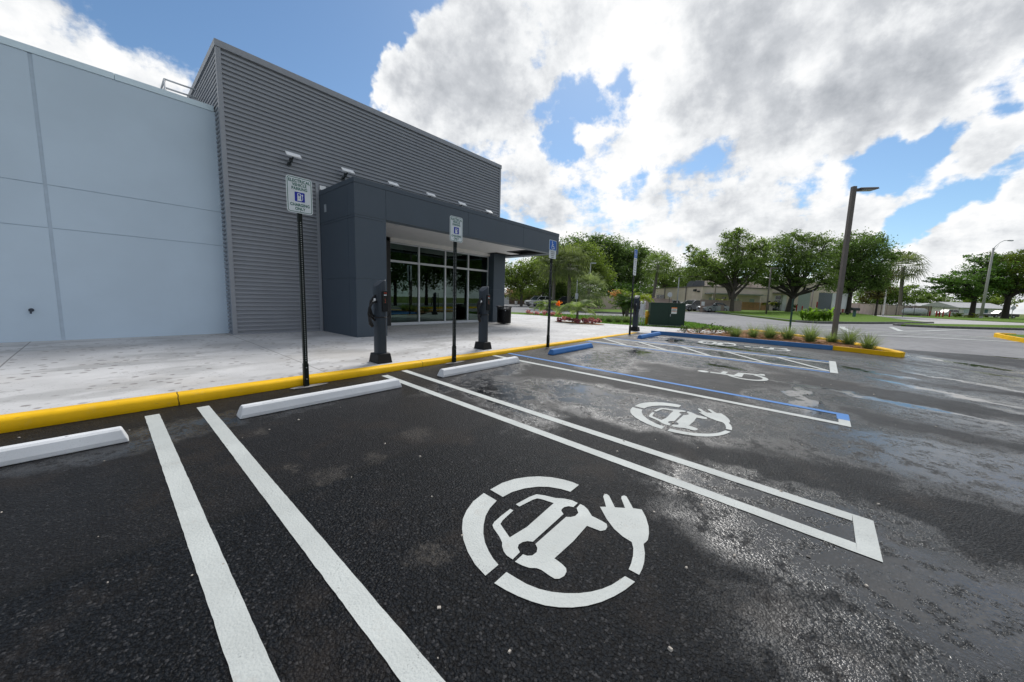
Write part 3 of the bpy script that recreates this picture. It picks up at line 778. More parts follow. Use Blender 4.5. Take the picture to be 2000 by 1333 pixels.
wheel_stop(6.29, 8.06, 4.27, M_STOPB, 'blue wheel stop in front of the wheelchair sign post', WG)
wheel_stop(11.04, 12.85, 4.20, M_STOPB, 'small far blue wheel stop beyond the hatched aisle', WG)

# stray grit and chips on the paving
mb = MB(mat('pale_grit', (0.42, 0.38, 0.33), 0.9, var=0.4, scale=40))
for i in range(170):
    x = rnd.uniform(-1.2, 9.5); y = rnd.uniform(-1.2, 4.9)
    if x < 0 and y < 2: continue
    s_ = rnd.uniform(.002, .006)*(1+.08*x); a = rnd.random()*6.28
    M_ = Matrix.Translation((x, y, lot_z(x, y)+s_*.5)) @ Matrix.Rotation(a, 4, 'Z') @ Matrix.Rotation(rnd.uniform(-.6, .6), 4, 'X')
    mb.box(-s_*1.3, s_*1.3, -s_, s_, -s_*.7, s_*.7, M_, s_*.25)
tag(mb.build('grit'), 'loose pale grit and chips scattered over the dark asphalt', 'grit', kind='stuff')

# ------------------------------------------------------------------ the store
GZ = 0.235     # pavement level at the building
M_STUCCO = mat('grey_stucco', (0.53, 0.635, 0.735), 0.85, var=0.035, scale=0.7, bump=0.10, bscale=160.0)
M_STUCCOD = mat('joint_grey', (0.24, 0.265, 0.29), 0.9, var=0.05)
M_STUCCOJ = mat('joint_light_grey', (0.455, 0.54, 0.625), 0.9, var=0.05)
M_COPING = mat('galvanised_coping', (0.62, 0.74, 0.81), 0.45, metal=0.1, var=0.06, scale=1.2)
M_RIB = mat('grey_ribbed_metal', (0.27, 0.285, 0.315), 0.50, metal=0.15, var=0.05, scale=1.4)
M_RIBT = mat('grey_metal_trim', (0.27, 0.285, 0.312), 0.48, metal=0.15, var=0.05)
M_ACM = mat('dark_slate_panel', (0.058, 0.077, 0.099), 0.42, var=0.05, scale=0.8, spec=0.35)
M_ACMJ = mat('panel_joint', (0.16, 0.19, 0.22), 0.6)
M_SOFF = mat('pale_soffit', (0.80, 0.78, 0.76), 0.75, var=0.03)
M_BLACK = mat('black_reveal', (0.008, 0.009, 0.010), 0.6)
M_ALU = mat('white_aluminium', (0.62, 0.64, 0.67), 0.38, metal=0.2, var=0.03)
M_DARKIN = mat('dark_interior', (0.05, 0.05, 0.05), 0.8)
M_WHITEP = mat('white_plastic', (0.80, 0.81, 0.82), 0.5, var=0.03)
M_DKMET = mat('dark_grey_metal', (0.035, 0.042, 0.048), 0.5, var=0.1)

store = thing('store_building', (2, 10.8, GZ), 'modern store with pale grey wall, dark ribbed metal box and slate canopy entrance', 'building')
store.location = (0, 0, 0)
# grey wall: panels standing 12 mm proud of the joints
mb = MB(M_STUCCO)
mb.use(M_STUCCOJ).box(-14, 2.3, 11.352, 12.0, GZ-.2, 5.50)
mb.use(M_STUCCO)
for xa, xb in ((-14.0, -8.06), (-8.01, -0.565), (-0.515, 2.30)):
    for za, zb in ((GZ-.2, 2.402), (2.415, 3.205), (3.218, 5.505)):
        mb.box(xa, xb, 11.34, 11.3525, za, zb)
mb.build('wall', parent=store)
mb = MB(M_COPING)
mb.box(-14, -7.005, 11.325, 11.85, 5.51, 5.635); mb.box(-7.0, -3.105, 11.325, 11.85, 5.51, 5.635); mb.box(-3.1, 0.495, 11.325, 11.85, 5.51, 5.635); mb.box(0.5, 2.07, 11.325, 11.85, 5.51, 5.635)
mb.build('parapet_coping', parent=store, bevel=0.006)
mb = MB(M_STUCCOD); mb.box(-14, 2.2, 11.85, 30, 5.0, 5.2); mb.build('roof', parent=store)
# ribbed metal box
def ribs(z0, z1, pitch=0.1016, dep=0.038):
    P = []; z = z0
    while z < z1-1e-4:
        t = min(1.0, (z1-z)/pitch)
        for a, o in ((0, 0), (.42, 0), (.54, -1), (.88, -1), (1.0, 0)):
            if a <= t:
                P.append((z+a*pitch, o*dep))
        z += pitch
    P2 = []
    for p in P:
        if not P2 or p[0]-P2[-1][0] > 1e-5:
            P2.append(p)
    return P2
mb = MB(M_RIB)
prof = ribs(GZ, 6.74)
def ribsheet(mb, prof, A, B, N):
    n = len(mb.v)
    for z, o in prof:
        for p in (A, B):
            mb.v.append(Vector((p[0]-N[0]*-o, p[1]-N[1]*-o, z)))
    for i in range(len(prof)-1):
        a = n+2*i
        mb.face((a, a+1, a+3, a+2))
ribsheet(mb, [p for p in prof if p[0] <= 3.4], (2.16, 10.815), (4.30, 10.815), (0, -1))
ribsheet(mb, [p for p in prof if p[0] >= 3.345], (2.16, 10.815), (11.40, 10.815), (0, -1))
ribsheet(mb, prof, (2.082, 18.0), (2.082, 10.90), (-1, 0))
ribsheet(mb, [p for p in prof if p[0] >= 3.345], (11.46, 10.90), (11.46, 18.0), (1, 0))
mb.use(M_RIBT)
mb.box(2.128, 4.9, 10.87, 18.0, GZ, 6.70); mb.box(4.9, 11.41, 10.87, 18.0, 3.56, 6.70)
mb.build('ribbed_cladding', parent=store)
mb = MB(M_RIBT)
mb.box(2.072, 2.165, 10.805, 10.90, GZ, 6.74)
mb.box(11.385, 11.47, 10.805, 10.90, 3.8, 6.74)
mb.box(2.055, 11.485, 10.79, 10.95, 6.74, 6.885); mb.box(2.055, 2.20, 10.95, 18.0, 6.74, 6.885); mb.box(11.34, 11.485, 10.95, 18, 6.74, 6.885)
mb.box(4.075, 4.155, 10.79, 10.812, GZ, 4.30)
mb.build('metal_trim', parent=store, bevel=0.004)

# slate canopy: backing with panels 8 mm proud
YK = 8.745
can = MB(M_ACM)
can.use(M_ACMJ)
can.box(4.182, 4.982, YK+.012, 10.78, GZ-.05, 3.30)
can.box(4.182, 12.938, YK+.012, YK+.35, 3.262, 4.0)
can.box(4.182, 4.55, YK+.35, 10.78, 3.30, 4.0)
can.box(12.60, 12.938, YK+.35, 16.0, 3.262, 4.0)
can.use(M_ACM)
xs = [4.166, 4.988, 7.82, 10.58, 12.954]
g_ = 0.004
for a, b in zip(xs[:-1], xs[1:]):
    can.box(a+(g_ if a > 4.2 else 0), b-(g_ if b < 12.9 else 0), YK, YK+.0125, 3.248, 3.985)
can.box(4.166, 4.988, YK, YK+.0125, 3.188, 3.240)
can.box(4.166, 4.988, YK, YK+.0125, 1.716, 3.180)
can.box(4.166, 4.988, YK, YK+.0125, GZ, 1.708)
for ya, yb in ((YK+.0127, 9.105), (9.113, 10.80)):
    for za, zb in ((GZ, 1.708), (1.716, 3.180), (3.188, 3.240), (3.248, 3.985)):
        can.box(4.166, 4.1825, ya, yb, za, zb)
for ya, yb in ((YK+.0127, 11.0), (11.008, 14.0)):
    can.box(12.9375, 12.954, ya, yb, 3.248, 3.985)
can.box(4.9815, 4.996, YK+.0127, 11.6, GZ, 3.26)
can.build('canopy_panels', parent=store)
mb = MB(M_ACM)
mb.box(4.156, 12.964, YK-.010, YK+.13, 3.988, 4.105); mb.box(4.156, 4.30, YK+.131, 10.812, 3.988, 4.105); mb.box(12.82, 12.964, YK+.131, 14.0, 3.988, 4.105)
mb.build('canopy_coping', parent=store, bevel=0.005)
mb = MB(M_DKMET); mb.box(4.30, 12.82, YK+.131, 10.80, 3.93, 3.975); mb.box(11.47, 12.82, 10.80, 14.0, 3.93, 3.975); mb.build('canopy_roof', parent=store)
# soffit with a black shadow gap and two black framed light wells
sof = MB(M_SOFF)
Z0, Z1 = 3.325, 3.36
wellA = (11.55, 12.50, 9.20, 10.45)
wellB = (10.62, 11.40, 9.55, 10.55)
def plate_with_holes(mb, x0, x1, y0, y1, z0, z1, holes):
    xs_ = sorted({x0, x1, *[v for h_ in holes for v in h_[:2]]}); ys_ = sorted({y0, y1, *[v for h_ in holes for v in h_[2:]]})
    for xa, xb in zip(xs_[:-1], xs_[1:]):
        for ya, yb in zip(ys_[:-1], ys_[1:]):
            cx_, cy_ = (xa+xb)/2, (ya+yb)/2
            if any(h_[0] < cx_ < h_[1] and h_[2] < cy_ < h_[3] for h_ in holes):
                continue
            mb.box(xa, xb, ya, yb, z0, z1)
plate_with_holes(sof, 4.997, 12.55, YK+.43, 11.72, Z0, Z1, [wellA])
sof.box(12.0, 12.55, 11.72, 13.9, Z0, Z1)
sof.box(6.6, 11.71, 11.60, 11.70, 3.20, 3.325)
so = sof.build('soffit', parent=store)
mb = MB(M_BLACK)
mb.box(4.997, 12.60, YK+.352, YK+.429, 3.29, 3.40)
mb.box(12.551, 12.599, YK+.43, 13.9, 3.29, 3.40)
for h_ in (wellA,):
    a, b, c_, d_ = h_; t = 0.07
    mb.box(a, b, c_, c_+t, 3.30, 3.56); mb.box(a, b, d_-t, d_, 3.30, 3.56); mb.box(a, a+t, c_+t, d_-t, 3.30, 3.56); mb.box(b-t, b, c_+t, d_-t, 3.30, 3.56)
mb.box(11.55, 12.54, 11.05, 11.72, 3.312, 3.3245)
mb.build('black_reveals', parent=store)
mb = MB(M_SOFF); mb.box(wellA[0]+.07, wellA[1]-.07, wellA[2]+.07, wellA[3]-.07, 3.50, 3.56); mb.build('light_well_panel', parent=store)
for x, y in ((5.75, 9.45), (9.2, 9.6)):
    mb = MB(M_WHITEP); mb.lathe([(0.075, 3.318), (0.088, 3.322), (0.088, 3.3245)], (x, y, 0), 18); mb.use(M_ALU).lathe([(0.05, 3.314), (0.07, 3.3175)], (x, y, 0), 14)
    mb.build('downlight', parent=store)
# column at the far end of the entrance
mb = MB(M_ACMJ)
mb.box(11.732, 12.46, 11.362, 13.0, GZ-.05, 3.32)
mb.use(M_ACM)
for za, zb in ((GZ, 1.708), (1.716, 3.32)):
    mb.box(11.72, 12.47, 11.35, 11.3625, za, zb); mb.box(11.72, 11.7325, 11.3627, 13.0, za, zb); mb.box(12.4595, 12.47, 11.3627, 13.0, za, zb)
mb.build('column', parent=store)
# storefront
YS = 11.76
mull = [6.80, 8.02, 9.275, 10.515, 11.735]
fr = MB(M_ALU)
for i, x in enumerate(mull):
    fr.box(x-.030, x+.030, YS-.06, YS+.06, GZ, 3.20)
for a, b in zip(mull[:-1], mull[1:]):
    fr.box(a+.031, b-.031, YS-.058, YS+.05, GZ, GZ+.10)
    fr.box(a+.031, b-.031, YS-.058, YS+.05, 2.50, 2.575)
    fr.box(a+.031, b-.031, YS-.058, YS+.05, 3.15, 3.198)
win = fr.build('storefront_window', parent=store, bevel=0.003)
gm = bpy.data.materials.new('tinted_glass'); gm.use_nodes = True
h = G(gm.node_tree); b = h.n['Principled BSDF']
b.inputs['Base Color'].default_value = (0.004, 0.008, 0.007, 1); b.inputs['Roughness'].default_value = 0.015; b.inputs['IOR'].default_value = 1.52
h.put(b.inputs['Normal'], h.bump(h.noise(h.objco(), 0.9, 2.0), 0.03, 0.02))
tr = h.new('ShaderNodeBsdfTransparent'); tr.inputs[0].default_value = (0.22, 0.30, 0.27, 1)
gl = h.new('ShaderNodeBsdfGlossy'); gl.inputs['Roughness'].default_value = 0.01; gl.inputs['Color'].default_value = (0.74, 0.98, 0.90, 1)
h.put(gl.inputs['Normal'], h.bump(h.noise(h.objco(), 0.8, 2.0), 0.035, 0.02))
lw = h.new('ShaderNodeFresnel'); lw.inputs[0].default_value = 1.85
ms = h.new('ShaderNodeMixShader'); h.l.new(lw.outputs[0], ms.inputs[0]); h.l.new(tr.outputs[0], ms.inputs[1]); h.l.new(gl.outputs[0], ms.inputs[2])
h.l.new(ms.outputs[0], h.n['Material Output'].inputs[0])
M_GLASS = gm
for a, b in zip(mull[:-1], mull[1:]):
    for za, zb in ((GZ+.10, 2.50), (2.575, 3.15)):
        MB(M_GLASS).box(a+.03, b-.03, YS-.012, YS-.004, za, zb).build('pane', parent=win)
# dark room behind the glass
mb = MB(M_DARKIN)
mb.box(4.997, 6.769, 11.6, 11.70, GZ, 3.325); mb.box(6.2, 6.3, 11.82, 16.5, GZ, 3.5); mb.box(11.77, 11.9, 11.83, 16.5, GZ, 3.5); mb.box(6.2, 11.9, 16.5, 16.6, GZ, 3.5); mb.box(6.2, 11.9, 11.82, 16.6, 3.5, 3.55); mb.box(6.2, 11.9, 11.83, 16.6, GZ-.03, GZ-.01)
mb.box(6.3, 11.7, 14.2, 14.8, GZ, 1.2)
mb.build('interior', parent=store)
# floodlights on arms over the canopy
for x in (3.47, 4.85, 6.27, 7.69, 9.10, 10.51):
    z = 4.78
    mb = MB(M_WHITEP)
    M_ = Matrix.Translation((x, 10.815-.30, z)) @ Matrix.Rotation(rad(44), 4, 'X')
    mb.box(-.17, .17, -.075, .075, -.012, .012, M_)
    hd = mb.build('floodlight', parent=store, bevel=0.004)
    mb = MB(M_DKMET)
    mb.box(-.04, .04, -.03, .03, -.035, -.0125, M_)
    mb.tube([(x, 10.56, z-.05), (x-.005, 10.63, z-.09), (x-.02, 10.70, z-.15), (x-.02, 10.80, z-.17)], 0.020, 8)
    mb.box(x-.055, x+.015, 10.62, 10.68, z-.13, z-.06)
    mb.lathe([(0.05, 0), (0.05, .03)], (0, 0, 0), 12)
    n0 = len(mb.v)-24
    for i in range(n0, len(mb.v)):
        p = mb.v[i]; mb.v[i] = Vector((x-.02+p.x, 10.80-p.z, z-.17+p.y))
    mb.build('bracket', parent=hd)
mb = MB(M_WHITEP); mb.box(4.17, 4.32, 10.74, 10.785, 4.15, 4.26); mb.build('flashing_end', parent=store)
# tap, cover plate, roof rail
mb = MB(mat('dark_brass', (0.05, 0.06, 0.08), 0.4, metal=0.6))
mb.lathe([(0.035, 0), (0.03, 0.02), (0.018, 0.03), (0.018, 0.08), (0.026, 0.09), (0.026, 0.11)], (0, 0, 0), 14)
for i, p in enumerate(mb.v):
    mb.v[i] = Vector((-0.88+p.x, 11.34-p.z, 0.84+p.y))
mb.tube([(-.88, 11.25, .84), (-.88, 11.235, .80), (-.88, 11.235, .775)], 0.013, 8)
mb.build('hose_tap', parent=store)
mb = MB(mat('grey_plate', (0.30, 0.33, 0.36), 0.5)); mb.box(4.150, 4.165, 10.35, 10.47, 3.50, 3.70); mb.build('cover_plate', parent=store, bevel=0.004)
mb = MB(mat('white_rail', (0.72, 0.73, 0.74), 0.4))
for z in (6.53, 6.33):
    mb.tube([(1.43, 13.0, z), (2.05, 13.0, z)], 0.022, 8); mb.tube([(1.43, 13.0, z), (1.43, 14.2, z)], 0.022, 8)
mb.tube([(1.43, 13.0, 5.2), (1.43, 13.0, 6.53)], 0.022, 8); mb.tube([(1.43, 14.2, 5.2), (1.43, 14.2, 6.53)], 0.022, 8)
mb.build('roof_railing', parent=store)

# ------------------------------------------------------------------ signs on perforated posts
M_POST = mat('black_green_post', (0.005, 0.009, 0.007), 0.5, var=0.2, spec=0.2)
M_SIGNW = mat('reflective_white', (0.70, 0.74, 0.76), 0.35, var=0.04, scale=12)
M_SIGNWE = mat('sign_white_rim', (0.66, 0.76, 0.78), 0.4, var=0.03)
M_SIGNG = mat('sign_green', (0.006, 0.125, 0.090), 0.5)
M_SIGNB = mat('sign_blue', (0.004, 0.020, 0.36), 0.45)
M_SIGNB2 = mat('wheelchair_blue', (0.015, 0.13, 0.50), 0.45)
M_SIGNBK = mat('sign_black', (0.02, 0.025, 0.03), 0.5)
M_GALV = mat('galvanised_steel', (0.38, 0.40, 0.42), 0.45, metal=0.7)
M_HOLE = mat('punched_hole', (0.55, 0.57, 0.58), 0.7)

def post(parent, h_, lot_y):
    b = MB(M_POST); w = 0.0235
    b.box(-w, w, -w, w, -0.05, h_)
    MB(M_POST).box(-.029, .029, -.029, .029, -0.05, 0.30).build('ground_sleeve', parent=parent, bevel=0.003)
    b.use(M_HOLE)
    z = 0.34
    while z < h_-0.5:
        for s_, ax in ((-1, 'x'), (-1, 'y')):
            q_ = []
            for k in range(8):
                a = 2*math.pi*k/8
                q_.append((s_*(w+.0009), .0048*math.cos(a), z+.0048*math.sin(a)) if ax == 'x' else (.0048*math.cos(a), s_*(w+.0009), z+.0048*math.sin(a)))
            b.poly(q_)
        z += 0.0254
    b.build('post', parent=parent, bevel=0.003)
    for zz in (0.10, 0.25):
        MB(M_GALV).tube([(0, -.036, zz), (0, .036, zz)], 0.007, 6).build('bolt', parent=parent)

def plate(parent, name, w, h_, zc, m_rim, m_face, border=None, y=-0.027, r=0.035):
    b = MB(m_rim)
    P = rrect(w, h_, r)
    b.prism([(p[0], p[1]+zc) for p in P], y-.003, y, 'y')
    o = b.build(name, parent=parent)
    if border:
        m_b, inset, wd = border
        b = MB(m_b)
        A = rrect(w-2*inset, h_-2*inset, r-.006); B = rrect(w-2*inset-2*wd, h_-2*inset-2*wd, r-.012)
        n = len(A)
        for i in range(n):
            j = (i+1) % n
            b.poly([(A[i][0], y-.0042, A[i][1]+zc), (A[j][0], y-.0042, A[j][1]+zc), (B[j][0], y-.0042, B[j][1]+zc), (B[i][0], y-.0042, B[i][1]+zc)])
        b.build('border', parent=o)
    return o

def ev_sign(x, y, label, group, rz=0.0):
    z = lot_z(x, y)
    r_ = thing('charging_sign', (x, y, z), label, 'parking sign', group, rz)
    W, Hh = 0.288, 0.425; zc = 2.49-z
    post(r_, zc+Hh/2-.03, y)
    o = plate(r_, 'sign_plate', W, Hh, zc, M_SIGNW, M_SIGNW, (M_SIGNG, 0.010, 0.0065))
    yy = -.0275-.0045
    b = MB(M_SIGNG)
    for s_, size, dz, sq in (('ELECTRICAL', .049, .160, .86), ('VEHICLE', .047, .116, .86), ('PARKING', .047, .072, .86), ('CHARGING', .047, -.118, .86), ('ONLY', .047, -.164, .86)):
        add_text(b, s_, size, 0, zc+dz, yy, sq, 0.0014)
    b.build('lettering', parent=o)
    b = MB(M_SIGNB)
    b.poly([(a, yy-.0002, zc-.022+c_) for a, c_ in rrect(.112, .112, .008)])
    b.use(M_SIGNW)
    y2 = yy-.0010
    zz = zc-.022
    b.poly([(-.027, y2, zz-.040), (.013, y2, zz-.040), (.013, y2, zz+.036), (.008, y2, zz+.042), (-.022, y2, zz+.042), (-.027, y2, zz+.036)])
    b.poly([(-.033, y2, zz-.046), (.019, y2, zz-.046), (.019, y2, zz-.0405), (-.033, y2, zz-.0405)])
    b.poly([(-.0195+.0, y2-.0006, zz+.016), (.0055, y2-.0006, zz+.016), (.0055, y2-.0006, zz+.034), (-.0195, y2-.0006, zz+.034)])
    b.mi[-1] = 0
    for P in (ribbon([(.0135, -.030), (.024, -.034), (.031, -.022), (.030, .004), (.027, .016)], .005), [(.021, .015), (.034, .015), (.036, .028), (.030, .036), (.024, .034), (.019, .026)]):
        b.poly([(p[0], y2-.0004, zz+p[1]) for p in P])
    b.use(M_SIGNBK)
    add_text(b, 'E', .022, -.007, zz+.004, y2-.0012); add_text(b, 'V', .022, -.007, zz-.019, y2-.0012)
    b.build('pump_pictogram', parent=o)
    for dz in (.190, -.192):
        b = MB(M_GALV)
        b.lathe([(0.0055, 0), (0.0055, .004), (.003, .006)], (0, 0, 0), 8)
        for i in range(len(b.v)-24, len(b.v)):
            p = b.v[i]; b.v[i] = Vector((p.x, yy-.001-p.z, zc+dz+p.y))
        b.build('rivet', parent=o)
    return r_
SG = 'signs on perforated posts along the kerb'
ev_sign(1.685, 4.985, 'electrical vehicle parking sign in front of the ribbed metal wall', SG)
ev_sign(4.17, 5.00, 'electrical vehicle parking sign in front of the entrance canopy', SG)

def wheel_sign(x, y, label, rz, tall):
    z = lot_z(x, y)
    r_ = thing('accessible_sign', (x, y, z), label, 'parking sign', SG, rz)
    top_ = tall-z
    w1 = 0.295
    post(r_, top_-.03, y)
    hA = 0.235 if tall < 2.9 else 0.30
    zc = top_-hA/2
    o = plate(r_, 'sign_plate', w1, hA, zc, M_SIGNWE, M_SIGNB2, None, r=0.02)
    b = MB(M_SIGNB2); yy = -.0275-.0045
    b.poly([(p[0], yy, zc+p[1]) for p in rrect(w1-.022, hA-.022, .014)])
    b.use(M_SIGNW)
    for k, P in enumerate(wheelchair()):
        b.poly([(.185*(p[0]-.27), yy-.0006-.0003*k, zc-.095+.185*p[1]) for p in P])
    b.build('wheelchair_symbol', parent=o)
    h2 = 0.185 if tall < 2.9 else 0.24
    z2 = top_-hA-h2/2-.003
    o2 = plate(r_, 'permit_plate', w1-.012, h2, z2, M_SIGNW, M_SIGNW, None, r=0.02)
    b = MB(M_SIGNBK)
    for i, (s_, size) in enumerate((('PARKING BY', .030), ('DISABLED', .036), ('PERMIT', .036), ('ONLY', .036))):
        add_text(b, s_, size, 0, z2+h2*.34-i*h2*.235, yy, .95, .0006)
    b.build('lettering', parent=o2)
    if tall > 2.9:
        h3 = 0.32; z3 = z2-h2/2-h3/2-.003
        o3 = plate(r_, 'fine_plate', w1-.02, h3, z3, M_SIGNW, M_SIGNW, None, r=0.02)
        b = MB(M_SIGNBK)
        for i, (s_, size) in enumerate((('VAN', .05), ('ACCESSIBLE', .034), ('$250 FINE', .04))):
            add_text(b, s_, size, 0, z3+.09-i*.085, yy, .9, .0006)
        b.build('lettering', parent=o3)
wheel_sign(7.10, 4.985, 'blue wheelchair parking sign beside the canopy end', 0.0, 2.71)
wheel_sign(12.02, 5.0, 'taller sign post with stacked plates beside the far charging station', rad(3), 3.10)
for x, y in ((1.70, 4.97), (4.17, 4.98), (7.10, 4.97)):
    mb = MB(mat('concrete_footing', (0.22, 0.21, 0.20), 0.9, var=0.3))
    P = [(x+(.16+.05*mnoise.noise((a, x, 2)))*math.cos(rad(a))*1.4, y-.02+.055*math.sin(rad(a))) for a in range(0, 360, 20)]
    mb.poly([(p[0], p[1], lot_z(*p)+.006) for p in P])
    mb.build('post_footing', parent=lot)

# ------------------------------------------------------------------ charging stations
M_CHG = mat('charcoal_powder_coat', (0.024, 0.034, 0.047), 0.45, var=0.06, scale=3)
M_CHGB = mat('black_base_cover', (0.008, 0.009, 0.011), 0.5, var=0.15, spec=0.25)
M_RUB = mat('black_rubber', (0.008, 0.008, 0.009), 0.5, var=0.2)
M_SCR = mat('display_black', (0.006, 0.007, 0.008), 0.15, spec=0.6)
M_LABEL = mat('display_label', (0.55, 0.58, 0.62), 0.4)
M_RED = mat('red_marking', (0.45, 0.05, 0.03), 0.5)
def charger(x, y, z, label):
    r_ = thing('charging_station', (x, y, z), label, 'charging station', 'charging stations on the sidewalk')
    b = MB(M_CHGB); b.box(-.128, .128, -.155, .155, 0, .155, None, 0.022); b.build('base', parent=r_, bevel=0.008)
    # rounded column with a slanted, curved top
    b = MB(M_CHG); n = 28; wz = [0, .1, .5, .9, 1.2]
    def ring(w, d):
        return [(w*math.copysign(abs(math.cos(2*math.pi*k/n))**0.75, math.cos(2*math.pi*k/n)), d*math.copysign(abs(math.sin(2*math.pi*k/n))**0.75, math.sin(2*math.pi*k/n))) for k in range(n)]
    R0 = ring(.088, .102)
    zs = [0.150, 0.4, 0.7, 1.0, 1.15]
    for z_ in zs:
        b.v += [Vector((p[0], p[1], z_)) for p in R0]
    def topz(px):
        u_ = min(1, max(0, (px+.088)/.176))
        return 1.235 + .115*math.sin(u_*math.pi/2)**0.9
    b.v += [Vector((p[0], p[1], topz(p[0])-.012)) for p in R0]
    b.v += [Vector((p[0]*.95, p[1]*.95, topz(p[0]*.95))) for p in R0]
    for i in range(len(zs)+1):
        for k in range(n):
            a, c_ = i*n+k, i*n+(k+1) % n
            b.face((a, c_, c_+n, a+n), True)
    b.face([(len(zs)+1)*n+k for k in range(n)])
    b.build('column', parent=r_)
    b = MB(M_RUB); b.tube([(p[0]*1.03, p[1]*1.03, .745+.004*math.sin(i)) for i, p in enumerate(R0+R0[:1])], .009, 6); b.build('cable_strap', parent=r_)
    b = MB(M_CHGB)
    P = rrect(.098, .33, .02)
    b.prism([(p[0]+.028, p[1]+1.005) for p in P], -.125, -.075, 'y')
    sc_ = b.build('control_panel', parent=r_, bevel=0.004)
    b = MB(M_SCR); b.poly([(p[0]+.028, -.1258, p[1]+1.06) for p in rrect(.080, .19, .012)])
    b.use(M_LABEL); b.poly([(.005, -.1264, 1.095), (.052, -.1264, 1.095), (.052, -.1264, 1.112), (.005, -.1264, 1.112)])
    b.use(M_RED); b.poly([(.006, -.1264, 1.132), (.058, -.1264, 1.132), (.058, -.1264, 1.142), (.006, -.1264, 1.142)])
    for i in range(3):
        b.poly([(.022, -.1264, 1.03-i*.026), (.032, -.1264, 1.03-i*.026), (.032, -.1264, 1.042-i*.026), (.022, -.1264, 1.042-i*.026)])
    b.build('display', parent=sc_)
    b = MB(M_RUB)
    b.tube([(-.075, -.02, 1.10), (-.13, -.03, 1.06), (-.175, -.03, .97), (-.185, -.02, .86), (-.16, -.01, .76), (-.10, 0, .70), (-.075, .01, .69)], .017, 8)
    b.tube([(-.085, .02, 1.06), (-.14, .03, 1.00), (-.155, .03, .90), (-.12, .03, .79), (-.08, .03, .74)], .017, 8)
    b.tube([(-.08, -.05, 1.00), (-.16, -.07, .98), (-.215, -.07, .90), (-.225, -.06, .80), (-.205, -.06, .72)], .017, 8)
    b.build('cable', parent=r_)
    b = MB(M_RUB); b.tube([(-.212, -.06, .76), (-.203, -.062, .70), (-.185, -.064, .64), (-.165, -.066, .60)], [.02, .027, .03, .026], 10); b.tube([(-.19, -.064, .66), (-.215, -.064, .63)], .017, 8); b.build('plug', parent=r_)
    b = MB(M_WHITEP); b.box(-.130, -.088, -.045, .0, .985, 1.05); b.build('holster', parent=r_, bevel=0.01)
    b = MB(M_RUB); b.tube([(.05, -.085, .86), (.10, -.09, .85), (.128, -.08, .80), (.122, -.06, .76), (.092, -.02, .745)], .007, 6); b.build('retractor_cord', parent=r_)
    return r_
charger(2.98, 5.45, side_z(2.98, 5.45), 'charcoal charging station in front of the wide canopy pillar')
charger(5.41, 5.52, side_z(5.41, 5.52), 'charcoal charging station in front of the entrance windows')
charger(13.5, 5.42, 0.226, 'charcoal charging station beside the stacked sign post')

# ------------------------------------------------------------------ litter bin
r_ = thing('litter_bin', (11.35, 10.32, GZ), 'black slatted metal litter bin beside the entrance column', 'bin')
MBK = mat('black_gloss_metal', (0.004, 0.004, 0.005), 0.35, var=0.2, spec=0.25)
b = MB(MBK)
n = 30
for k in range(n):
    a = 2*math.pi*k/n
    for (r1, z1), (r2, z2) in (((.300, .05), (.300, .66)), ((.300, .66), (.335, .745))):
        w = .020
        t = Vector((-math.sin(a), math.cos(a), 0)); c0 = Vector((math.cos(a), math.sin(a), 0))
        i0 = len(b.v)
        for rr, zz in ((r1, z1), (r2, z2)):
            for s_, dr in ((-1, 0), (1, 0), (1, -.008), (-1, -.008)):
                b.v.append(c0*(rr+dr)+t*w*s_+Vector((0, 0, zz)))
        for q_ in ((0, 1, 5, 4), (1, 2, 6, 5), (2, 3, 7, 6), (3, 0, 4, 7)):
            b.face([i0+i for i in q_])
for zz in (.08, .62):
    b.tube([(.293*math.cos(2*math.pi*k/32), .293*math.sin(2*math.pi*k/32), zz) for k in range(33)], .012, 6)
b.build('slatted_body', parent=r_)
b = MB(MBK); b.lathe([(0.27, 0.04), (0.275, 0.64)], (0, 0, 0), 28); b.build('liner', parent=r_)
b = MB(MBK); b.tube([(.338*math.cos(2*math.pi*k/32), .338*math.sin(2*math.pi*k/32), .745) for k in range(33)], .012, 6); b.build('rim', parent=r_)
b = MB(M_WHITEP); b.lathe([(0.016, 0), (0.016, 0.004)], (0, 0, 0), 10)
for i, p in enumerate(b.v):
    q2 = Vector((-.62, -.785, 0)).normalized(); t = Vector((-q2.y, q2.x, 0))
    b.v[i] = q2*(.302+p.z)+t*p.x+Vector((0, 0, .585+p.y))
b.build('badge', parent=r_)

# ------------------------------------------------------------------ utility boxes on the lawn
M_TRG = mat('utility_green', (0.012, 0.036, 0.023), 0.5, var=0.10, scale=2.5)
tr_a = math.atan2(-1.39, 0.655)
r_ = thing('transformer_box', (17.51, 6.33, 0.235), 'dark green utility transformer cabinet with a warning sticker', 'transformer box', None, tr_a)
b = MB(mat('concrete_pad', (0.4, 0.4, 0.39), 0.9)); b.box(-.08, 1.64, -.08, 1.05, -.1, .03); b.build('pad', parent=r_)
b = MB(M_TRG)
b.box(0, 0.828, 0.004, .97, .03, 1.08); b.box(.836, 1.56, 0.004, .97, .03, 1.08); b.box(.82, .844, .012, .97, .03, 1.08)
b.box(-.03, 1.59, -.02, 1.0, 1.08, 1.115)
b.build('cabinet', parent=r_, bevel=0.008)
b = MB(mat('sticker_white', (0.72, 0.72, 0.70), 0.5)); b.box(.95, 1.19, -.0005, .0035, .60, .90)
st = b.build('sticker', parent=r_)
b = MB(mat('sticker_orange', (0.75, 0.22, 0.03), 0.5)); b.box(.952, 1.188, -.0025, -.0007, .845, .898); b.box(.952, 1.188, -.0025, -.0007, .70, .712); b.build('orange_band', parent=st)
b = MB(M_SIGNBK)
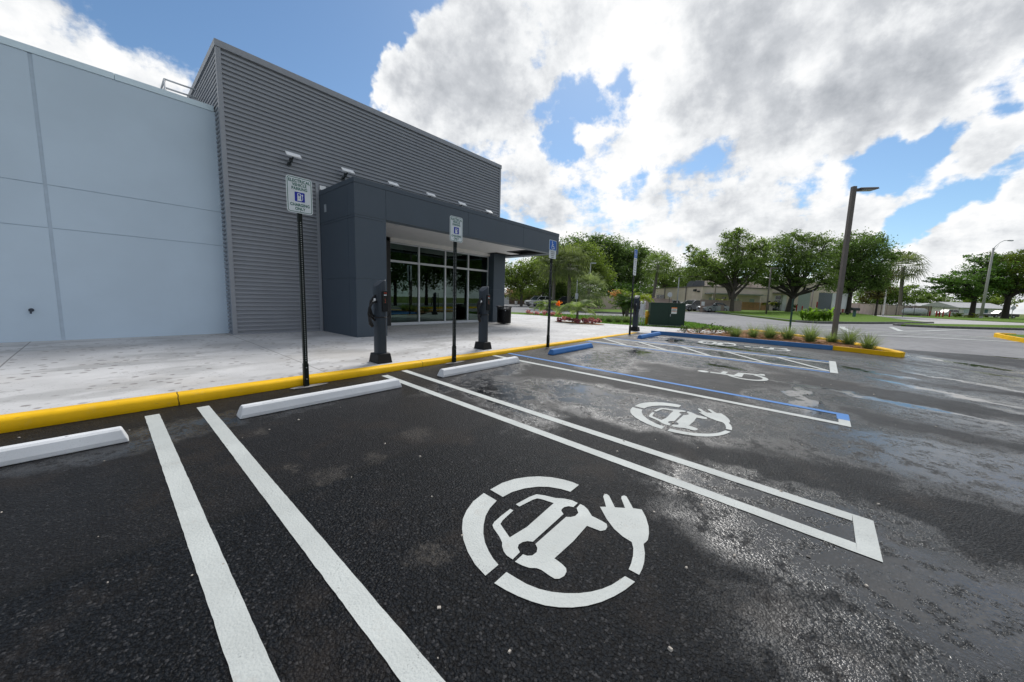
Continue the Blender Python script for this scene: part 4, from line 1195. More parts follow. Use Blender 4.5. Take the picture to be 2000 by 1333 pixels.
for i in range(5):
    b.box(.97, 1.17-.03*(i % 2), -.002, -.0007, .805-.022*i, .813-.022*i)
b.build('fine_print', parent=st)
b = MB(M_GALV); b.box(.90, .93, -.03, .004, .46, .58); b.build('handle', parent=r_, bevel=0.004)

r_ = thing('meter_cabinet', (17.35, 6.78, 0.235), 'pale electric meter cabinet on conduit legs beside the green transformer', 'meter cabinet', None, rad(-60))
M_PGREY = mat('pale_grey_paint', (0.50, 0.51, 0.52), 0.5, var=0.1)
b = MB(M_PGREY); b.box(-.17, .17, -.06, .12, .40, 1.02); b.build('cabinet', parent=r_, bevel=0.01)
b = MB(M_PGREY); b.box(-.14, .02, -.10, -.061, .45, .72); b.build('meter_box', parent=r_, bevel=0.01)
for x, zt in ((-.12, .40), (.0, .40), (.12, .40)):
    b = MB(M_PGREY); b.tube([(x, 0, -.05), (x, 0, zt)], .022, 8); b.build('leg', parent=r_)
b = MB(M_PGREY); b.tube([(.215, 0, -.05), (.215, 0, 1.10)], .025, 8); b.tube([(.06, .03, 1.0), (.06, .03, 1.10)], .03, 8); b.box(-.2, .24, .02, .06, .95, .99); b.box(-.2, .24, .02, .06, .16, .20); b.build('conduit', parent=r_)
for c_ in ((.215, 0, 0), (.06, .03, 0)):
    MB(M_WHITEP).lathe([(.04, 1.09), (.045, 1.12), (.03, 1.15), (.01, 1.16)], c_, 10).build('white_cap', parent=r_)

r_ = thing('fire_standpipe', (17.9, 6.62, 0.235), 'short yellow fire standpipe between the meter and the green transformer', 'standpipe')
M_YEL = mat('yellow_enamel', (0.70, 0.40, 0.03), 0.4, var=0.1)
b = MB(M_YEL); b.lathe([(.07, -.02), (.07, .36), (.10, .37), (.10, .43), (.085, .44), (.085, .62), (.06, .68), (.03, .70)], (0, 0, 0), 16); b.build('pipe', parent=r_)
for s_ in (-1, 1):
    MB(M_YEL).tube([(0, s_*.05, .52), (0, s_*.15, .52)], .04, 10).build('outlet', parent=r_)

# square lamp post in the island
M_BRONZE = mat('bronze_brown_pole', (0.135, 0.118, 0.105), 0.55, var=0.12, scale=3)
r_ = thing('lamp_post', (15.62, -.345, lot_z(15.62, -.345)+.06), 'tall square brown lamp post standing in the grassy planting island', 'lamp post')
Hl = 5.085-r_.location.z
b = MB(M_BRONZE); b.box(-.055, .055, -.055, .055, -.1, Hl, Matrix.Rotation(rad(35), 4, 'Z')); b.build('pole', parent=r_, bevel=0.006)
a0 = Vector((RIGHT.x, RIGHT.y, 0)).normalized()
M_ = Matrix(((a0.x, -a0.y, 0, 0), (a0.y, a0.x, 0, 0), (0, 0, 1, 0), (0, 0, 0, 1)))
b = MB(M_BRONZE); b.box(.06, .22, -.03, .03, Hl-.12, Hl-.06, M_); b.build('arm', parent=r_)
b = MB(M_BRONZE)
b.prism([(-.15, -.02), (.15, -.02), (.13, .03), (.05, .055), (-.05, .055), (-.13, .03)], .18, .66, 'x', M_ @ Matrix.Translation((0, 0, Hl-.10)) @ Matrix.Rotation(rad(-3), 4, 'Y'))
lh = b.build('lamp_head', parent=r_, bevel=0.008)
b = MB(mat('lens_grey', (0.35, 0.36, 0.37), 0.3)); b.box(.24, .62, -.11, .11, -.0265, -.0215, M_ @ Matrix.Translation((0, 0, Hl-.10)) @ Matrix.Rotation(rad(-3), 4, 'Y')); b.build('lens', parent=lh)

r_ = thing('green_post', (17.2, .90, .2), 'bare dark green metal post behind the fountain grasses', 'post')
r_.location = (0, 0, 0)
b = MB(mat('green_post_paint', (0.010, 0.050, 0.038), 0.5))
b.prism([(17.2-.028, .90-.028), (17.2+.028, .90-.028), (17.2+.028, .90-.020), (17.2+.008, .90-.020), (17.2+.008, .93), (17.2-.008, .93), (17.2-.008, .90-.020), (17.2-.028, .90-.020)], 0.1, 1.62, 'z', Matrix.Translation((17.2, .9, 0)) @ Matrix.Rotation(rad(-55), 4, 'Z') @ Matrix.Translation((-17.2, -.9, 0)))
b.build('channel_post', parent=r_)

# ------------------------------------------------------------------ vegetation
import numpy as np
rng_ = np.random.default_rng(11)
def leaf(name, c, tr, isl=0.35, trans=0.58):
    return mat(name, c, 0.55, var=0.15, scale=0.8, spec=0.25, trans=trans, island=isl)
L_OAK = leaf('oak_leaf', (0.140, 0.200, 0.070), .35)
L_OAKD = leaf('dark_oak_leaf', (0.105, 0.165, 0.062), .35)
L_LIGHT = leaf('fresh_leaf', (0.150, 0.205, 0.055), .35)
L_FIG = leaf('fig_leaf', (0.085, 0.160, 0.045), .35)
L_YEL = leaf('yellow_green_leaf', (0.210, 0.230, 0.035), .35)
L_PALM = leaf('palm_leaf', (0.200, 0.260, 0.115), .35, 0.25)
L_SABAL = leaf('fan_palm_leaf', (0.140, 0.170, 0.090), .35, 0.25)
L_BRIGHT = leaf('bright_palm_leaf', (0.270, 0.320, 0.035), .35, 0.25)
L_SHRUB = leaf('shrub_leaf', (0.085, 0.130, 0.050), .35)
L_FOUNT = leaf('fountain_blade', (0.190, 0.240, 0.120), .3, 0.25)
L_TUFT = leaf('grey_green_blade', (0.160, 0.210, 0.130), .3, 0.25)
L_PURP = leaf('purple_leaf', (0.480, 0.190, 0.320), .35, 0.4)
L_PINK = leaf('pink_blossom', (0.55, 0.25, 0.16), .3, 0.3)
L_ORNG = leaf('orange_blossom', (0.85, 0.20, 0.03), .3, 0.2)
L_CROT = leaf('broad_croton_leaf', (0.140, 0.240, 0.040), .35, 0.45)
L_GRS = leaf('grass_blade', (0.070, 0.150, 0.020), .3, 0.3)
M_BARK = mat('grey_bark', (0.085, 0.072, 0.062), 0.95, var=0.3, scale=5, bump=0.6, bscale=18)
M_BARKD = mat('dark_bark', (0.045, 0.038, 0.033), 0.95, var=0.3, scale=5, bump=0.6, bscale=18)
M_BARKP = mat('palm_bark', (0.16, 0.145, 0.125), 0.95, var=0.25, scale=8, bump=0.5, bscale=30)

def leaf_mesh(name, C, size, m, parent, flat=0.5, aspect=0.55, mats=None, midx=None):
    """many small diamond leaves around the points C"""
    C = np.asarray(C, dtype=np.float64); n = len(C)
    nz = rng_.normal(size=(n, 3)); nz[:, 2] += flat*2.0
    nz /= np.linalg.norm(nz, axis=1, keepdims=True)
    a = rng_.normal(size=(n, 3)); a -= nz*np.sum(a*nz, axis=1, keepdims=True); a /= np.linalg.norm(a, axis=1, keepdims=True)
    b = np.cross(nz, a)
    s = size*(0.6+0.8*rng_.random((n, 1)))
    V = np.empty((n, 4, 3))
    V[:, 0] = C-a*s*.5; V[:, 1] = C+b*s*aspect*.5+a*s*.06; V[:, 2] = C+a*s*.5; V[:, 3] = C-b*s*aspect*.5+a*s*.06
    me = bpy.data.meshes.new(name)
    me.vertices.add(n*4); me.vertices.foreach_set('co', V.reshape(-1))
    me.loops.add(n*4); me.loops.foreach_set('vertex_index', np.arange(n*4, dtype=np.int32))
    me.polygons.add(n); me.polygons.foreach_set('loop_start', np.arange(0, n*4, 4, dtype=np.int32)); me.polygons.foreach_set('loop_total', np.full(n, 4, dtype=np.int32))
    for k in (mats or [m]):
        me.materials.append(k)
    if midx is not None:
        me.polygons.foreach_set('material_index', np.asarray(midx, dtype=np.int32))
    me.update(); me.validate()
    o = bpy.data.objects.new(name, me); COL.objects.link(o); o.parent = parent
    return o

def clump_points(c, r, nclump, per, cr, flat=0.55, shell=0.45, bottom=-1.0):
    P = []
    for _ in range(nclump):
        while True:
            d = rng_.normal(size=3); d /= np.linalg.norm(d)
            if d[2] > bottom:
                break
        t = rng_.random()**shell
        cc = np.array(c)+d*t*np.array(r)
        q_ = rng_.normal(size=(per, 3))*np.array([cr, cr, cr*flat])*(0.6+0.8*rng_.random())
        P.append(cc+q_)
    return np.concatenate(P)

def limb(mb, p, q, r0, r1, sag=0.1, n=5, k=6, seed=0):
    p, q = Vector(p), Vector(q); L = (q-p).length
    pts = []
    for i in range(n+1):
        t = i/n
        w = math.sin(math.pi*t)*L*0.10
        pts.append(p.lerp(q, t)+Vector((mnoise.noise((seed, t*2.1, 1))*w*2, mnoise.noise((seed, t*2.3, 7))*w*2, math.sin(math.pi*t)*L*sag)))
    mb.tube(pts, [r0+(r1-r0)*(i/n) for i in range(n+1)], k)
    return pts

TREES = []
def tree(name, label, base, d, lobes, m, trunk_r=0.22, fork=0.32, lean=(0, 0), bark=None, dens=1.0, zb=None, lp=3.3, group=None, depthf=0.8, limbs=3, flat=0.55, bottom=-1.0, crf=0.17, cat='tree', world=None, curved=()):
    """base: picture column/row of the foot; lobes: (column, row, half width, half height, depth offset)"""
    bp = at(base[0], base[1], d) if world is None else Vector(world)
    if zb is not None:
        bp.z = zb
    root = thing(name, bp, label, cat, group)
    k = d/FPX
    bark = bark or M_BARK
    tb = MB(bark)
    W = []
    for lb in lobes:
        cx_, cy_, rx, ry = lb[:4]; dd = lb[4] if len(lb) > 4 else 0.0
        W.append((at(cx_, cy_, d+dd)-bp, rx*k, ry*k, lb))
    ztop = max(w[0].z+w[2] for w in W)
    fk = Vector((lean[0]*k*0.5, lean[1]*k*0.5, ztop*fork))
    if base[0] and lean[0]:
        fk = RIGHT*lean[0]*k; fk.z = ztop*fork
    sd = rnd.random()*50
    tb.tube([Vector((0, 0, -.3)), Vector((0, 0, .02))*1, fk*0.3+Vector((mnoise.noise((sd, 1, 1))*.1, 0, 0)), fk*0.65, fk], [trunk_r*1.5, trunk_r*1.25, trunk_r, trunk_r*.92, trunk_r*.85], 9)
    for w, rx, ry, lb in W:
        for j in range(limbs):
            tgt = Vector(w)+Vector((rnd.uniform(-.55, .55)*rx, rnd.uniform(-.5, .5)*rx, rnd.uniform(-.45, .35)*ry))
            pts = limb(tb, fk*rnd.uniform(.85, 1.0), tgt, trunk_r*.55, trunk_r*.13, 0.06, 6, 6, rnd.random()*90)
            for q_ in range(3):
                s0 = pts[rnd.choice((3, 4, 5))]
                e_ = s0+Vector((rnd.uniform(-.5, .5)*rx, rnd.uniform(-.5, .5)*rx, rnd.uniform(.05, .6)*ry))
                limb(tb, s0, e_, trunk_r*.2, trunk_r*.05, 0.05, 4, 5, rnd.random()*90)
    for ln in curved:
        pp = [at(a, b2, d)-bp for a, b2, r_ in ln]
        fine_ = []
        for i in range(len(pp)-1):
            for t_ in (0, .33, .66):
                p0, p1, p2, p3 = pp[max(i-1, 0)], pp[i], pp[i+1], pp[min(i+2, len(pp)-1)]
                q_ = 0.5*((2*p1)+(p2-p0)*t_+(2*p0-5*p1+4*p2-p3)*t_*t_+(3*p1-p0-3*p2+p3)*t_**3)
                fine_.append((q_, ln[i][2]*(1-t_)+ln[i+1][2]*t_))
        fine_.append((pp[-1], ln[-1][2]))
        tb.tube([f_[0] for f_ in fine_], [f_[1] for f_ in fine_], 8)
    tb.build('trunk', parent=root)
    P = []
    size = lp*k
    for w, rx, ry, lb in W:
        area = math.pi*lb[2]*lb[3]
        N_ = int(dens*3.8*area/(lp*lp*.30))
        per = 46
        nc = max(6, N_//per)
        P.append(clump_points(tuple(w), (rx, rx*depthf, ry), nc, per, crf*min(rx, ry*1.4), flat, 0.42, bottom))
    leaf_mesh('crown', np.concatenate(P), size, m, root, 0.6)
    return root

def frond(mb, root_p, az, el0, L, droop, w, nleaf=16, lw=0.035, vee=0.5, m=None):
    """feather frond: a drooping midrib with leaflets on both sides"""
    p = Vector(root_p); pts = []; el = el0; n = 9
    for i in range(n+1):
        pts.append(p.copy())
        p = p+Vector((math.cos(az)*math.cos(el), math.sin(az)*math.cos(el), math.sin(el)))*(L/n)
        el -= droop/n
    mb.tube(pts, [0.018*L*(1-i/n*.85)*.5 for i in range(n+1)], 4, caps=False)
    for i in range(nleaf):
        t = 0.12+0.88*i/(nleaf-1); f = t*n; a = min(int(f), n-1); q_ = pts[a].lerp(pts[a+1], f-a); dr = (pts[a+1]-pts[a]).normalized()
        sd = dr.cross(Vector((0, 0, 1))); sd = sd.normalized() if sd.length > .01 else Vector((1, 0, 0))
        ll = w*math.sin(math.pi*min(1, .18+t*.80))**.7
        for s_ in (-1, 1):
            tipv = q_+sd*s_*ll*.80+dr*ll*.55+Vector((0, 0, -ll*vee*rnd.uniform(.4, 1.1)))
            mid = q_+sd*s_*ll*.45+dr*ll*.25+Vector((0, 0, ll*.05))
            o = dr*lw*.5
            mb.poly([q_-o, mid-o*1.2, tipv, mid+o*1.2, q_+o])

def feather_palm(name, label, pos, trunk_h, L, nf, m, trunk_r=0.06, droop=1.5, w=0.35, stems=1, lw=0.04, group=None, el=(0.35, 1.35), extra=None, nleaf=16, cat='palm', spread=.18):
    root = thing(name, pos, label, cat, group)
    tb = MB(M_BARKP); fb = MB(m)
    for s_ in range(stems):
        ox, oy = (0, 0) if stems == 1 else (rnd.uniform(-1, 1)*spread, rnd.uniform(-1, 1)*spread)
        hh = trunk_h*(1 if stems == 1 else rnd.uniform(.6, 1.1))
        top_ = Vector((ox*1.6, oy*1.6, hh))
        tb.tube([(ox, oy, -.05), (ox, oy, .02), (ox*1.2, oy*1.2, hh*.5), top_], [trunk_r*1.4, trunk_r*1.15, trunk_r, trunk_r*.8], 8)
        for i in range(nf):
            az = 2.4*i+rnd.uniform(-.2, .2)
            e0 = el[0]+(el[1]-el[0])*rnd.random()
            frond(fb, top_, az, e0, L*rnd.uniform(.8, 1.1), droop*rnd.uniform(.8, 1.2), w, nleaf, lw)
    tb.build('trunk', parent=root); fb.build('fronds', parent=root)
    if extra:
        extra(root)
    return root

def fan_palm(name, label, base, d, crown, m, trunk_r=0.17, nf=34, R=None, group=None, zb=None):
    bp = at(base[0], base[1], d)
    if zb is not None: bp.z = zb
    root = thing(name, bp, label, 'palm', group)
    k = d/FPX
    c = at(crown[0], crown[1], d)-bp; R = crown[2]*k
    tb = MB(M_BARKP); tb.tube([(0, 0, -.3), c*.3, c*.7, c], [trunk_r*1.2, trunk_r, trunk_r*.95, trunk_r], 9); tb.build('trunk', parent=root)
    fb = MB(m)
    for i in range(nf):
        u_ = 1-1.75*(i+.5)/nf; az = 2.4*i+rnd.uniform(-.3, .3); s_ = math.sqrt(max(0, 1-u_*u_))
        dr = Vector((math.cos(az)*s_, math.sin(az)*s_, u_)).normalized()
        p0 = c; p1 = c+dr*R*.55+Vector((0, 0, .03))
        fb.tube([p0, p1], [.02, .012], 4, caps=False)
        side = dr.cross(Vector((0, 0, 1))); side = side.normalized() if side.length > .05 else Vector((1, 0, 0))
        up_ = side.cross(dr)
        for j in range(15):
            a = rad(-100+200*j/14)
            dd = (dr*math.cos(a)+side*math.sin(a)).normalized()
            ln = R*.62*(0.75+.25*math.cos(a))*rnd.uniform(.85, 1.1)
            o = dd.cross(up_).normalized()*R*.018
            mid = p1+dd*ln*.6; tp = p1+dd*ln*.92+Vector((0, 0, -ln*.38))
            fb.poly([p1-o*.4, mid-o, tp, mid+o, p1+o*.4])
    fb.build('fan_fronds', parent=root)
    return root

def tuft_mesh(n, L, w, spread, m, name='blades', droop=0.9, up=1.0):
    mb = MB(m)
    for i in range(n):
        az = rnd.uniform(0, 2*math.pi); r0 = abs(rnd.gauss(0, spread*.28))
        p = Vector((math.cos(az)*r0, math.sin(az)*r0, 0)); az += rnd.uniform(-.5, .5)
        el = rnd.uniform(.75, 1.55)*up; l = L*rnd.uniform(.6, 1.1); k = 4; pts = []
        dr = droop*rnd.uniform(.4, 1.3)
        for j in range(k+1):
            pts.append(p.copy()); p = p+Vector((math.cos(az)*math.cos(el), math.sin(az)*math.cos(el), math.sin(el)))*l/k; el -= dr/k
        s_ = Vector((-math.sin(az), math.cos(az), 0))
        n0 = len(mb.v)
        for j, q_ in enumerate(pts):
            ww = w*.5*(1-j/k*.85); mb.v += [q_-s_*ww, q_+s_*ww]
        for j in range(k):
            mb.face((n0+2*j, n0+2*j+1, n0+2*j+3, n0+2*j+2))
    return mb

# fountain grasses in the island
GR = 'fountain grasses planted in the mulch island'
where = ['closest to the dark low plant', 'second from the dark low plant', 'third from the dark low plant, tall', 'in front of the bare green post', 'wide, between the green post and the lamp post', 'at the foot of the lamp post', 'between the lamp post and the yellow kerb tip', 'alone at the yellow kerb tip']
gpos = [(14.05, 2.16, .40), (14.42, 1.70, .46), (14.72, 1.26, .54), (14.90, .80, .50), (14.70, .22, .58), (15.35, -.30, .42), (15.15, -.70, .52), (14.15, -1.06, .46)]
for (x, y, L), w_ in zip(gpos, where):
    r_ = thing('fountain_grass', (x, y, lot_z(x, y)+.06), 'fountain grass clump '+w_, 'ornamental grass', GR)
    tuft_mesh(rnd.randint(300, 420), L*rnd.uniform(1.05, 1.3), .012, rnd.uniform(.17, .24), L_FOUNT, droop=rnd.uniform(.8, 1.25)).build('blades', parent=r_)
SH = 'low shrubs behind the blue kerb'
for (x, y, s_), w_ in zip(((13.95, 3.75, .30), (14.3, 3.35, .30), (14.55, 2.92, .38), (14.95, 2.55, .34)), ('nearest the far blue wheel stop', 'second from the far blue wheel stop', 'third, with loose pale leaves', 'dark, beside the first fountain grass')):
    r_ = thing('low_shrub', (x, y, lot_z(x, y)+.05), 'small leafy shrub '+w_, 'shrub', SH)
    b = MB(M_BARKD)
    for i in range(9):
        az = rnd.uniform(0, 6.28); b.tube([(0, 0, -.02), (math.cos(az)*s_*.4, math.sin(az)*s_*.4, s_*.55), (math.cos(az)*s_*.7, math.sin(az)*s_*.7, s_*rnd.uniform(.7, 1.05))], [.007, .005, .003], 4)
    b.build('stems', parent=r_)
    leaf_mesh('leaves', clump_points((0, 0, s_*.6), (s_*.9, s_*.9, s_*.40), 11, 8, s_*.12), .07, L_SHRUB, r_, .5)
# loose chips
mb = MB(M_MULCH)
for i in range(1500):
    t = rnd.random(); y = -1.5+5.6*rnd.random(); x = 13.85+rnd.random()*2.6
    if x > 13.9+ (y+1.6)*0.62+1.2 and y < 2.4: pass
    a = rnd.random()*6.28; l = .025+.03*rnd.random(); z = lot_z(x, y)+.098
    if x > 13.95+(y+1.3)*1.02 or x < 13.9 or x > 17.2: continue
    M_ = Matrix.Translation((x, y, z)) @ Matrix.Rotation(a, 4, 'Z') @ Matrix.Rotation(rnd.uniform(-.5, .5), 4, 'X')
    mb.box(-l, l, -.008, .008, -.004, .004, M_)
tag(mb.build('mulch_chips'), 'loose reddish wood chips scattered over the mulch bed', 'mulch', kind='stuff')

# short lawn blades near the boxes
pts = []
while len(pts) < 15000:
    x, y = rnd.uniform(16.6, 25.5), rnd.uniform(2.6, 17)
    # inside the near lawn strip
    poly = [(19.6, 16.8), (20.0, 14.9), (19.2, 12.3), (18.6, 10.4), (16.4, 8.4), (16.7, 6.9), (17.15, 4.6), (17.5, 3.45), (18.35, 2.5), (21.0, 4.1), (24.0, 6.5), (25.9, 10.5), (24.6, 13.9), (24.3, 15.8), (22.4, 17)]
    c_ = False
    for i in range(len(poly)):
        (xa, ya), (xb, yb) = poly[i-1], poly[i]
        if (ya > y) != (yb > y) and x < (xb-xa)*(y-ya)/(yb-ya)+xa:
            c_ = not c_
    if c_:
        pts.append((x, y))
mb = MB(L_GRS)
for x, y in pts:
    a = rnd.random()*6.28; h_ = rnd.uniform(.03, .075); w_ = .012; lx, ly = rnd.uniform(-.03, .03), rnd.uniform(-.03, .03)
    mb.poly([(x-math.cos(a)*w_, y-math.sin(a)*w_, .232), (x+math.cos(a)*w_, y+math.sin(a)*w_, .232), (x+lx, y+ly, .235+h_)])
tag(mb.build('grass'), 'short bright grass blades on the lawn strip by the transformer', 'grass', kind='stuff')

# grey-green tufts in a row by the path
TG = 'grey-green grass tufts in a row by the path'
tp = [(17.3, 9.35), (17.6, 9.0), (17.9, 8.62), (18.15, 8.25), (18.4, 7.9), (18.65, 7.55)]
for (x, y), w_ in zip(tp, ('just behind the nearer purple flowers', 'second behind the purple flowers', 'third in the row, before the clustering palm', 'fourth in the row, before the palm stems', 'fifth, just before the stacked sign post', 'last, beside the far charging station')):
    r_ = thing('grass_tuft', (x, y, .23), 'grey-green grass tuft '+w_, 'ornamental grass', TG)
    tuft_mesh(260, .48, .018, .30, L_TUFT, droop=.8).build('blades', parent=r_)

# purple bedding plants
PG = 'purple bedding plants beside the sidewalk'
fl = [((1092, 629), 'at the tip of the nearer bed toward the bin'), ((1102, 627), 'second, small, in the nearer bed'), ((1111, 629), 'third, beside the young palm'), ((1121, 630), 'in front of the young palm trunk'), ((1128, 632), 'right below the young palm trunk'), ((1140, 630), 'under the brown hanging frond'), ((1144, 633), 'just past the brown hanging frond'), ((1154, 630), 'two plants past the brown frond'), ((1159, 633), 'bright, next to the last in the nearer bed'), ((1169, 631), 'last in the nearer bed, toward the grass tufts'),
      ((1034, 615), 'first in the farther bed beside the bin'), ((1048, 616), 'second in the farther bed'), ((1061, 616), 'third in the farther bed, before the orange flowers'), ((1078, 618), 'behind the wheelchair sign post'), ((1089, 617.5), 'last in the farther bed')]
def ground_hit(px, py, z):
    v = (px-1000)*RIGHT-(py-666.5)*UP+FPX*FWD
    t = (z-CAM_Z)/v.z
    return Vector((0, 0, CAM_Z))+v*t
for (px, py), w_ in fl:
    p = ground_hit(px, py, .24)
    r_ = thing('purple_plant', p, 'low purple-leaved plant '+w_, 'bedding plant', PG)
    s_ = .15*rnd.uniform(.9, 1.2) if py > 622 else .2*rnd.uniform(.9, 1.2)
    leaf_mesh('leaves', clump_points((0, 0, s_*.8), (s_*1.1, s_*1.1, s_*.7), 16, 14, s_*.18), .085, L_PURP, r_, .3)
p = ground_hit(1130, 631.5, .24)
mb = MB(M_MULCH)
mb.poly([(p.x+1.0*math.cos(rad(a))*(.35 if False else .55), p.y+1.35*math.sin(rad(a)), .247) for a in range(0, 360, 15)])
tag(mb.build('mulch_bed'), 'small mulch patch under the young palm and purple plants', 'mulch bed', kind='structure')

# young palms by the walk
def hanging(root):
    b = MB(mat('dead_frond', (0.13, 0.055, 0.025), .8)); frond(b, (.18, -.25, .75), rad(-55), -1.2, .75, .4, .10, 10, .05); b.build('dead_frond', parent=root)
feather_palm('young_palm', 'young feather palm with a brown hanging frond in the purple flower bed', ground_hit(1127, 630, .24), .55, 1.25, 15, L_PALM, .065, 1.75, .42, lw=.05, el=(.35, 1.35), extra=hanging)
def orange(root):
    leaf_mesh('blossoms', clump_points((.55, -.75, .75), (.18, .18, .28), 10, 9, .10), .15, L_ORNG, root, .2)
feather_palm('young_palm', 'young feather palm with orange blossoms behind the wheelchair sign post', ground_hit(1068, 612, .235), .5, 1.35, 15, L_PALM, .06, 1.6, .5, lw=.06, el=(.3, 1.3), extra=orange)
# leafy shrub palm
p = ground_hit(1222, 618, .235)
r_ = feather_palm('clustering_palm', 'bushy dark green clustering palm beside the stacked sign post', p, .9, 1.2, 8, leaf('deep_palm_leaf', (0.085, 0.150, 0.045), .3), .04, 1.3, .36, stems=7, lw=.07, el=(.2, 1.4), nleaf=12)
p = at(1218, 608, 29); p.z = .22
r_ = thing('flowering_shrub', p, 'tall leafy shrub with pinkish blossoms in front of the boundary wall', 'shrub')
b = MB(M_BARK)
for i in range(8):
    az = rnd.uniform(0, 6.28); b.tube([(0, 0, -.1), (math.cos(az)*.3, math.sin(az)*.3, .9), (math.cos(az)*.9, math.sin(az)*.9, 2.0)], [.04, .03, .012], 5)
b.build('stems', parent=r_)
leaf_mesh('leaves', clump_points((0, 0, 1.5), (1.2, 1.2, .9), 70, 16, .18), .19, L_LIGHT, r_, .4)
q_ = RIGHT*-.75
leaf_mesh('blossoms', clump_points((q_.x, q_.y, 1.85), (.42, .42, .30), 14, 10, .12), .15, L_PINK, r_, .3)
feather_palm('bright_palm', 'bright yellow-green arching palm above the boundary wall', at(1247, 598, 36).xy.to_3d()+Vector((0, 0, .2)), 1.4, 1.9, 12, L_BRIGHT, .09, 2.1, .62, lw=.10, el=(.5, 1.3), nleaf=14)
p = at(1168, 604, 46); p.z = .3
r_ = thing('wall_shrub', p, 'small dark shrub growing at the foot of the pinkish wall', 'shrub')
leaf_mesh('leaves', clump_points((0, 0, .7), (.75, .75, .8), 24, 14, .2), .24, L_SHRUB, r_, .4)

# palms and trees
fan_palm('fan_palm', 'fan palm with pale trunk behind the canopy corner', (1080, 606), 44, (1084, 520, 44), L_SABAL, .20, 40, zb=.2)
fan_palm('fan_palm', 'fan palm with darker trunk beside the pale-trunked one', (1111, 606), 43, (1113, 516, 45), L_SABAL, .22, 42, zb=.2)
fan_palm('fan_palm', 'short drooping silvery fan palm behind the young palm', (1150, 606), 40, (1150, 566, 40), leaf('silver_palm', (0.20, 0.24, 0.15), .3, .25), .16, 40, zb=.2)
fan_palm('fan_palm', 'fan palm with leaning trunk beside the far end of the beige building', (1272, 604), 62, (1286, 519, 34), L_OAK, .24, 38, zb=.2)
fan_palm('fan_palm', 'tall fan palm between the oaks and the propane tank', (1757, 611), 84, (1764, 524, 37), L_SABAL, .36, 44, zb=.2)

TG_ = 'trees behind the boundary wall'
tree('leafy_tree', 'fresh green tree next to the far canopy column', (1018, 600), 58, [(1010, 548, 40, 34), (1035, 530, 38, 30), (988, 540, 30, 28)], L_LIGHT, .2, .3, zb=.2, group=TG_)
tree('leafy_tree', 'mid green tree behind the two fan palms', (1060, 600), 64, [(1060, 540, 44, 40), (1075, 510, 38, 28), (1100, 560, 40, 28)], L_OAK, .25, .3, zb=.2, group=TG_, dens=1.1)
tree('leafy_tree', 'dark tree with a flat top peeking above the canopy corner', (1120, 600), 78, [(1118, 500, 48, 34), (1140, 478, 34, 18), (1105, 545, 50, 40)], L_OAKD, .3, .35, zb=.2, group=TG_, dens=1.1)
tree('leafy_tree', 'light green dome tree behind the silvery palm', (1150, 600), 62, [(1150, 512, 42, 38), (1118, 502, 36, 24), (1165, 540, 36, 26)], L_LIGHT, .28, .35, zb=.2, group=TG_, dens=1.25)
tree('leafy_tree', 'tallest dark tree of the group beside the stacked sign post', (1188, 600), 76, [(1185, 492, 38, 30), (1200, 530, 52, 42), (1170, 475, 24, 16), (1210, 500, 38, 28)], L_OAKD, .35, .35, zb=.2, group=TG_, dens=1.2)
tree('leafy_tree', 'dark rounded tree behind the stacked sign post', (1236, 600), 72, [(1240, 510, 38, 32), (1232, 545, 48, 34), (1255, 490, 18, 14)], L_OAKD, .3, .35, zb=.2, group=TG_, dens=1.1)
tree('leafy_tree', 'airy grey-green tree beside the far end of the beige building', (1300, 600), 90, [(1290, 522, 34, 28), (1315, 545, 38, 28), (1272, 545, 26, 22)], L_OAK, .3, .35, zb=.2, group=TG_, dens=.8)
tree('leafy_tree', 'dark low tree mass over the far end of the beige building', (1325, 602), 100, [(1330, 555, 44, 24), (1290, 570, 40, 22), (1245, 575, 40, 22)], L_OAKD, .3, .3, zb=.2, group=TG_, dens=1.1)
tree('oak_tree', 'feathery oak behind the roof of the beige building', (1378, 600), 92, [(1362, 520, 34, 38), (1352, 545, 30, 24), (1390, 535, 40, 30), (1347, 492, 12, 14)], L_OAK, .3, .35, zb=.3, dens=.6, crf=.13)
tree('dense_hedge_tree', 'very dark tree behind the parked cars and flowering shrub', (1215, 604), 66, [(1195, 575, 40, 24), (1150, 580, 44, 22), (1098, 580, 44, 22), (1230, 572, 30, 20)], L_FIG, .3, .3, zb=.2, group=TG_, dens=1.2)
tree('leafy_tree', 'low yellow-green bush tree over the wooden fence', (1030, 600), 72, [(1022, 570, 24, 16), (1048, 568, 30, 18), (1075, 575, 30, 16)], L_LIGHT, .12, .3, zb=.2, group=TG_)
OG = 'oaks on the lawn of the beige building'
tree('oak_tree', 'upright oak with forked trunk in front of the tan enclosure wall', (1428, 612), 52, [(1425, 520, 60, 28), (1440, 482, 46, 26), (1392, 528, 36, 24), (1472, 512, 42, 30), (1434, 458, 24, 14), (1368, 505, 22, 20), (1482, 482, 26, 18), (1350, 535, 18, 14), (1455, 545, 36, 14), (1400, 548, 34, 12)], L_OAK, .27, .27, zb=.30, group=OG, dens=.95, limbs=2, crf=.16,
     curved=(((1428, 585, .26), (1422, 568, .17), (1408, 545, .12), (1392, 525, .07)), ((1430, 586, .26), (1441, 573, .2), (1458, 556, .14), (1478, 530, .08)), ((1428, 585, .24), (1430, 560, .18), (1436, 520, .12), (1442, 480, .06))))
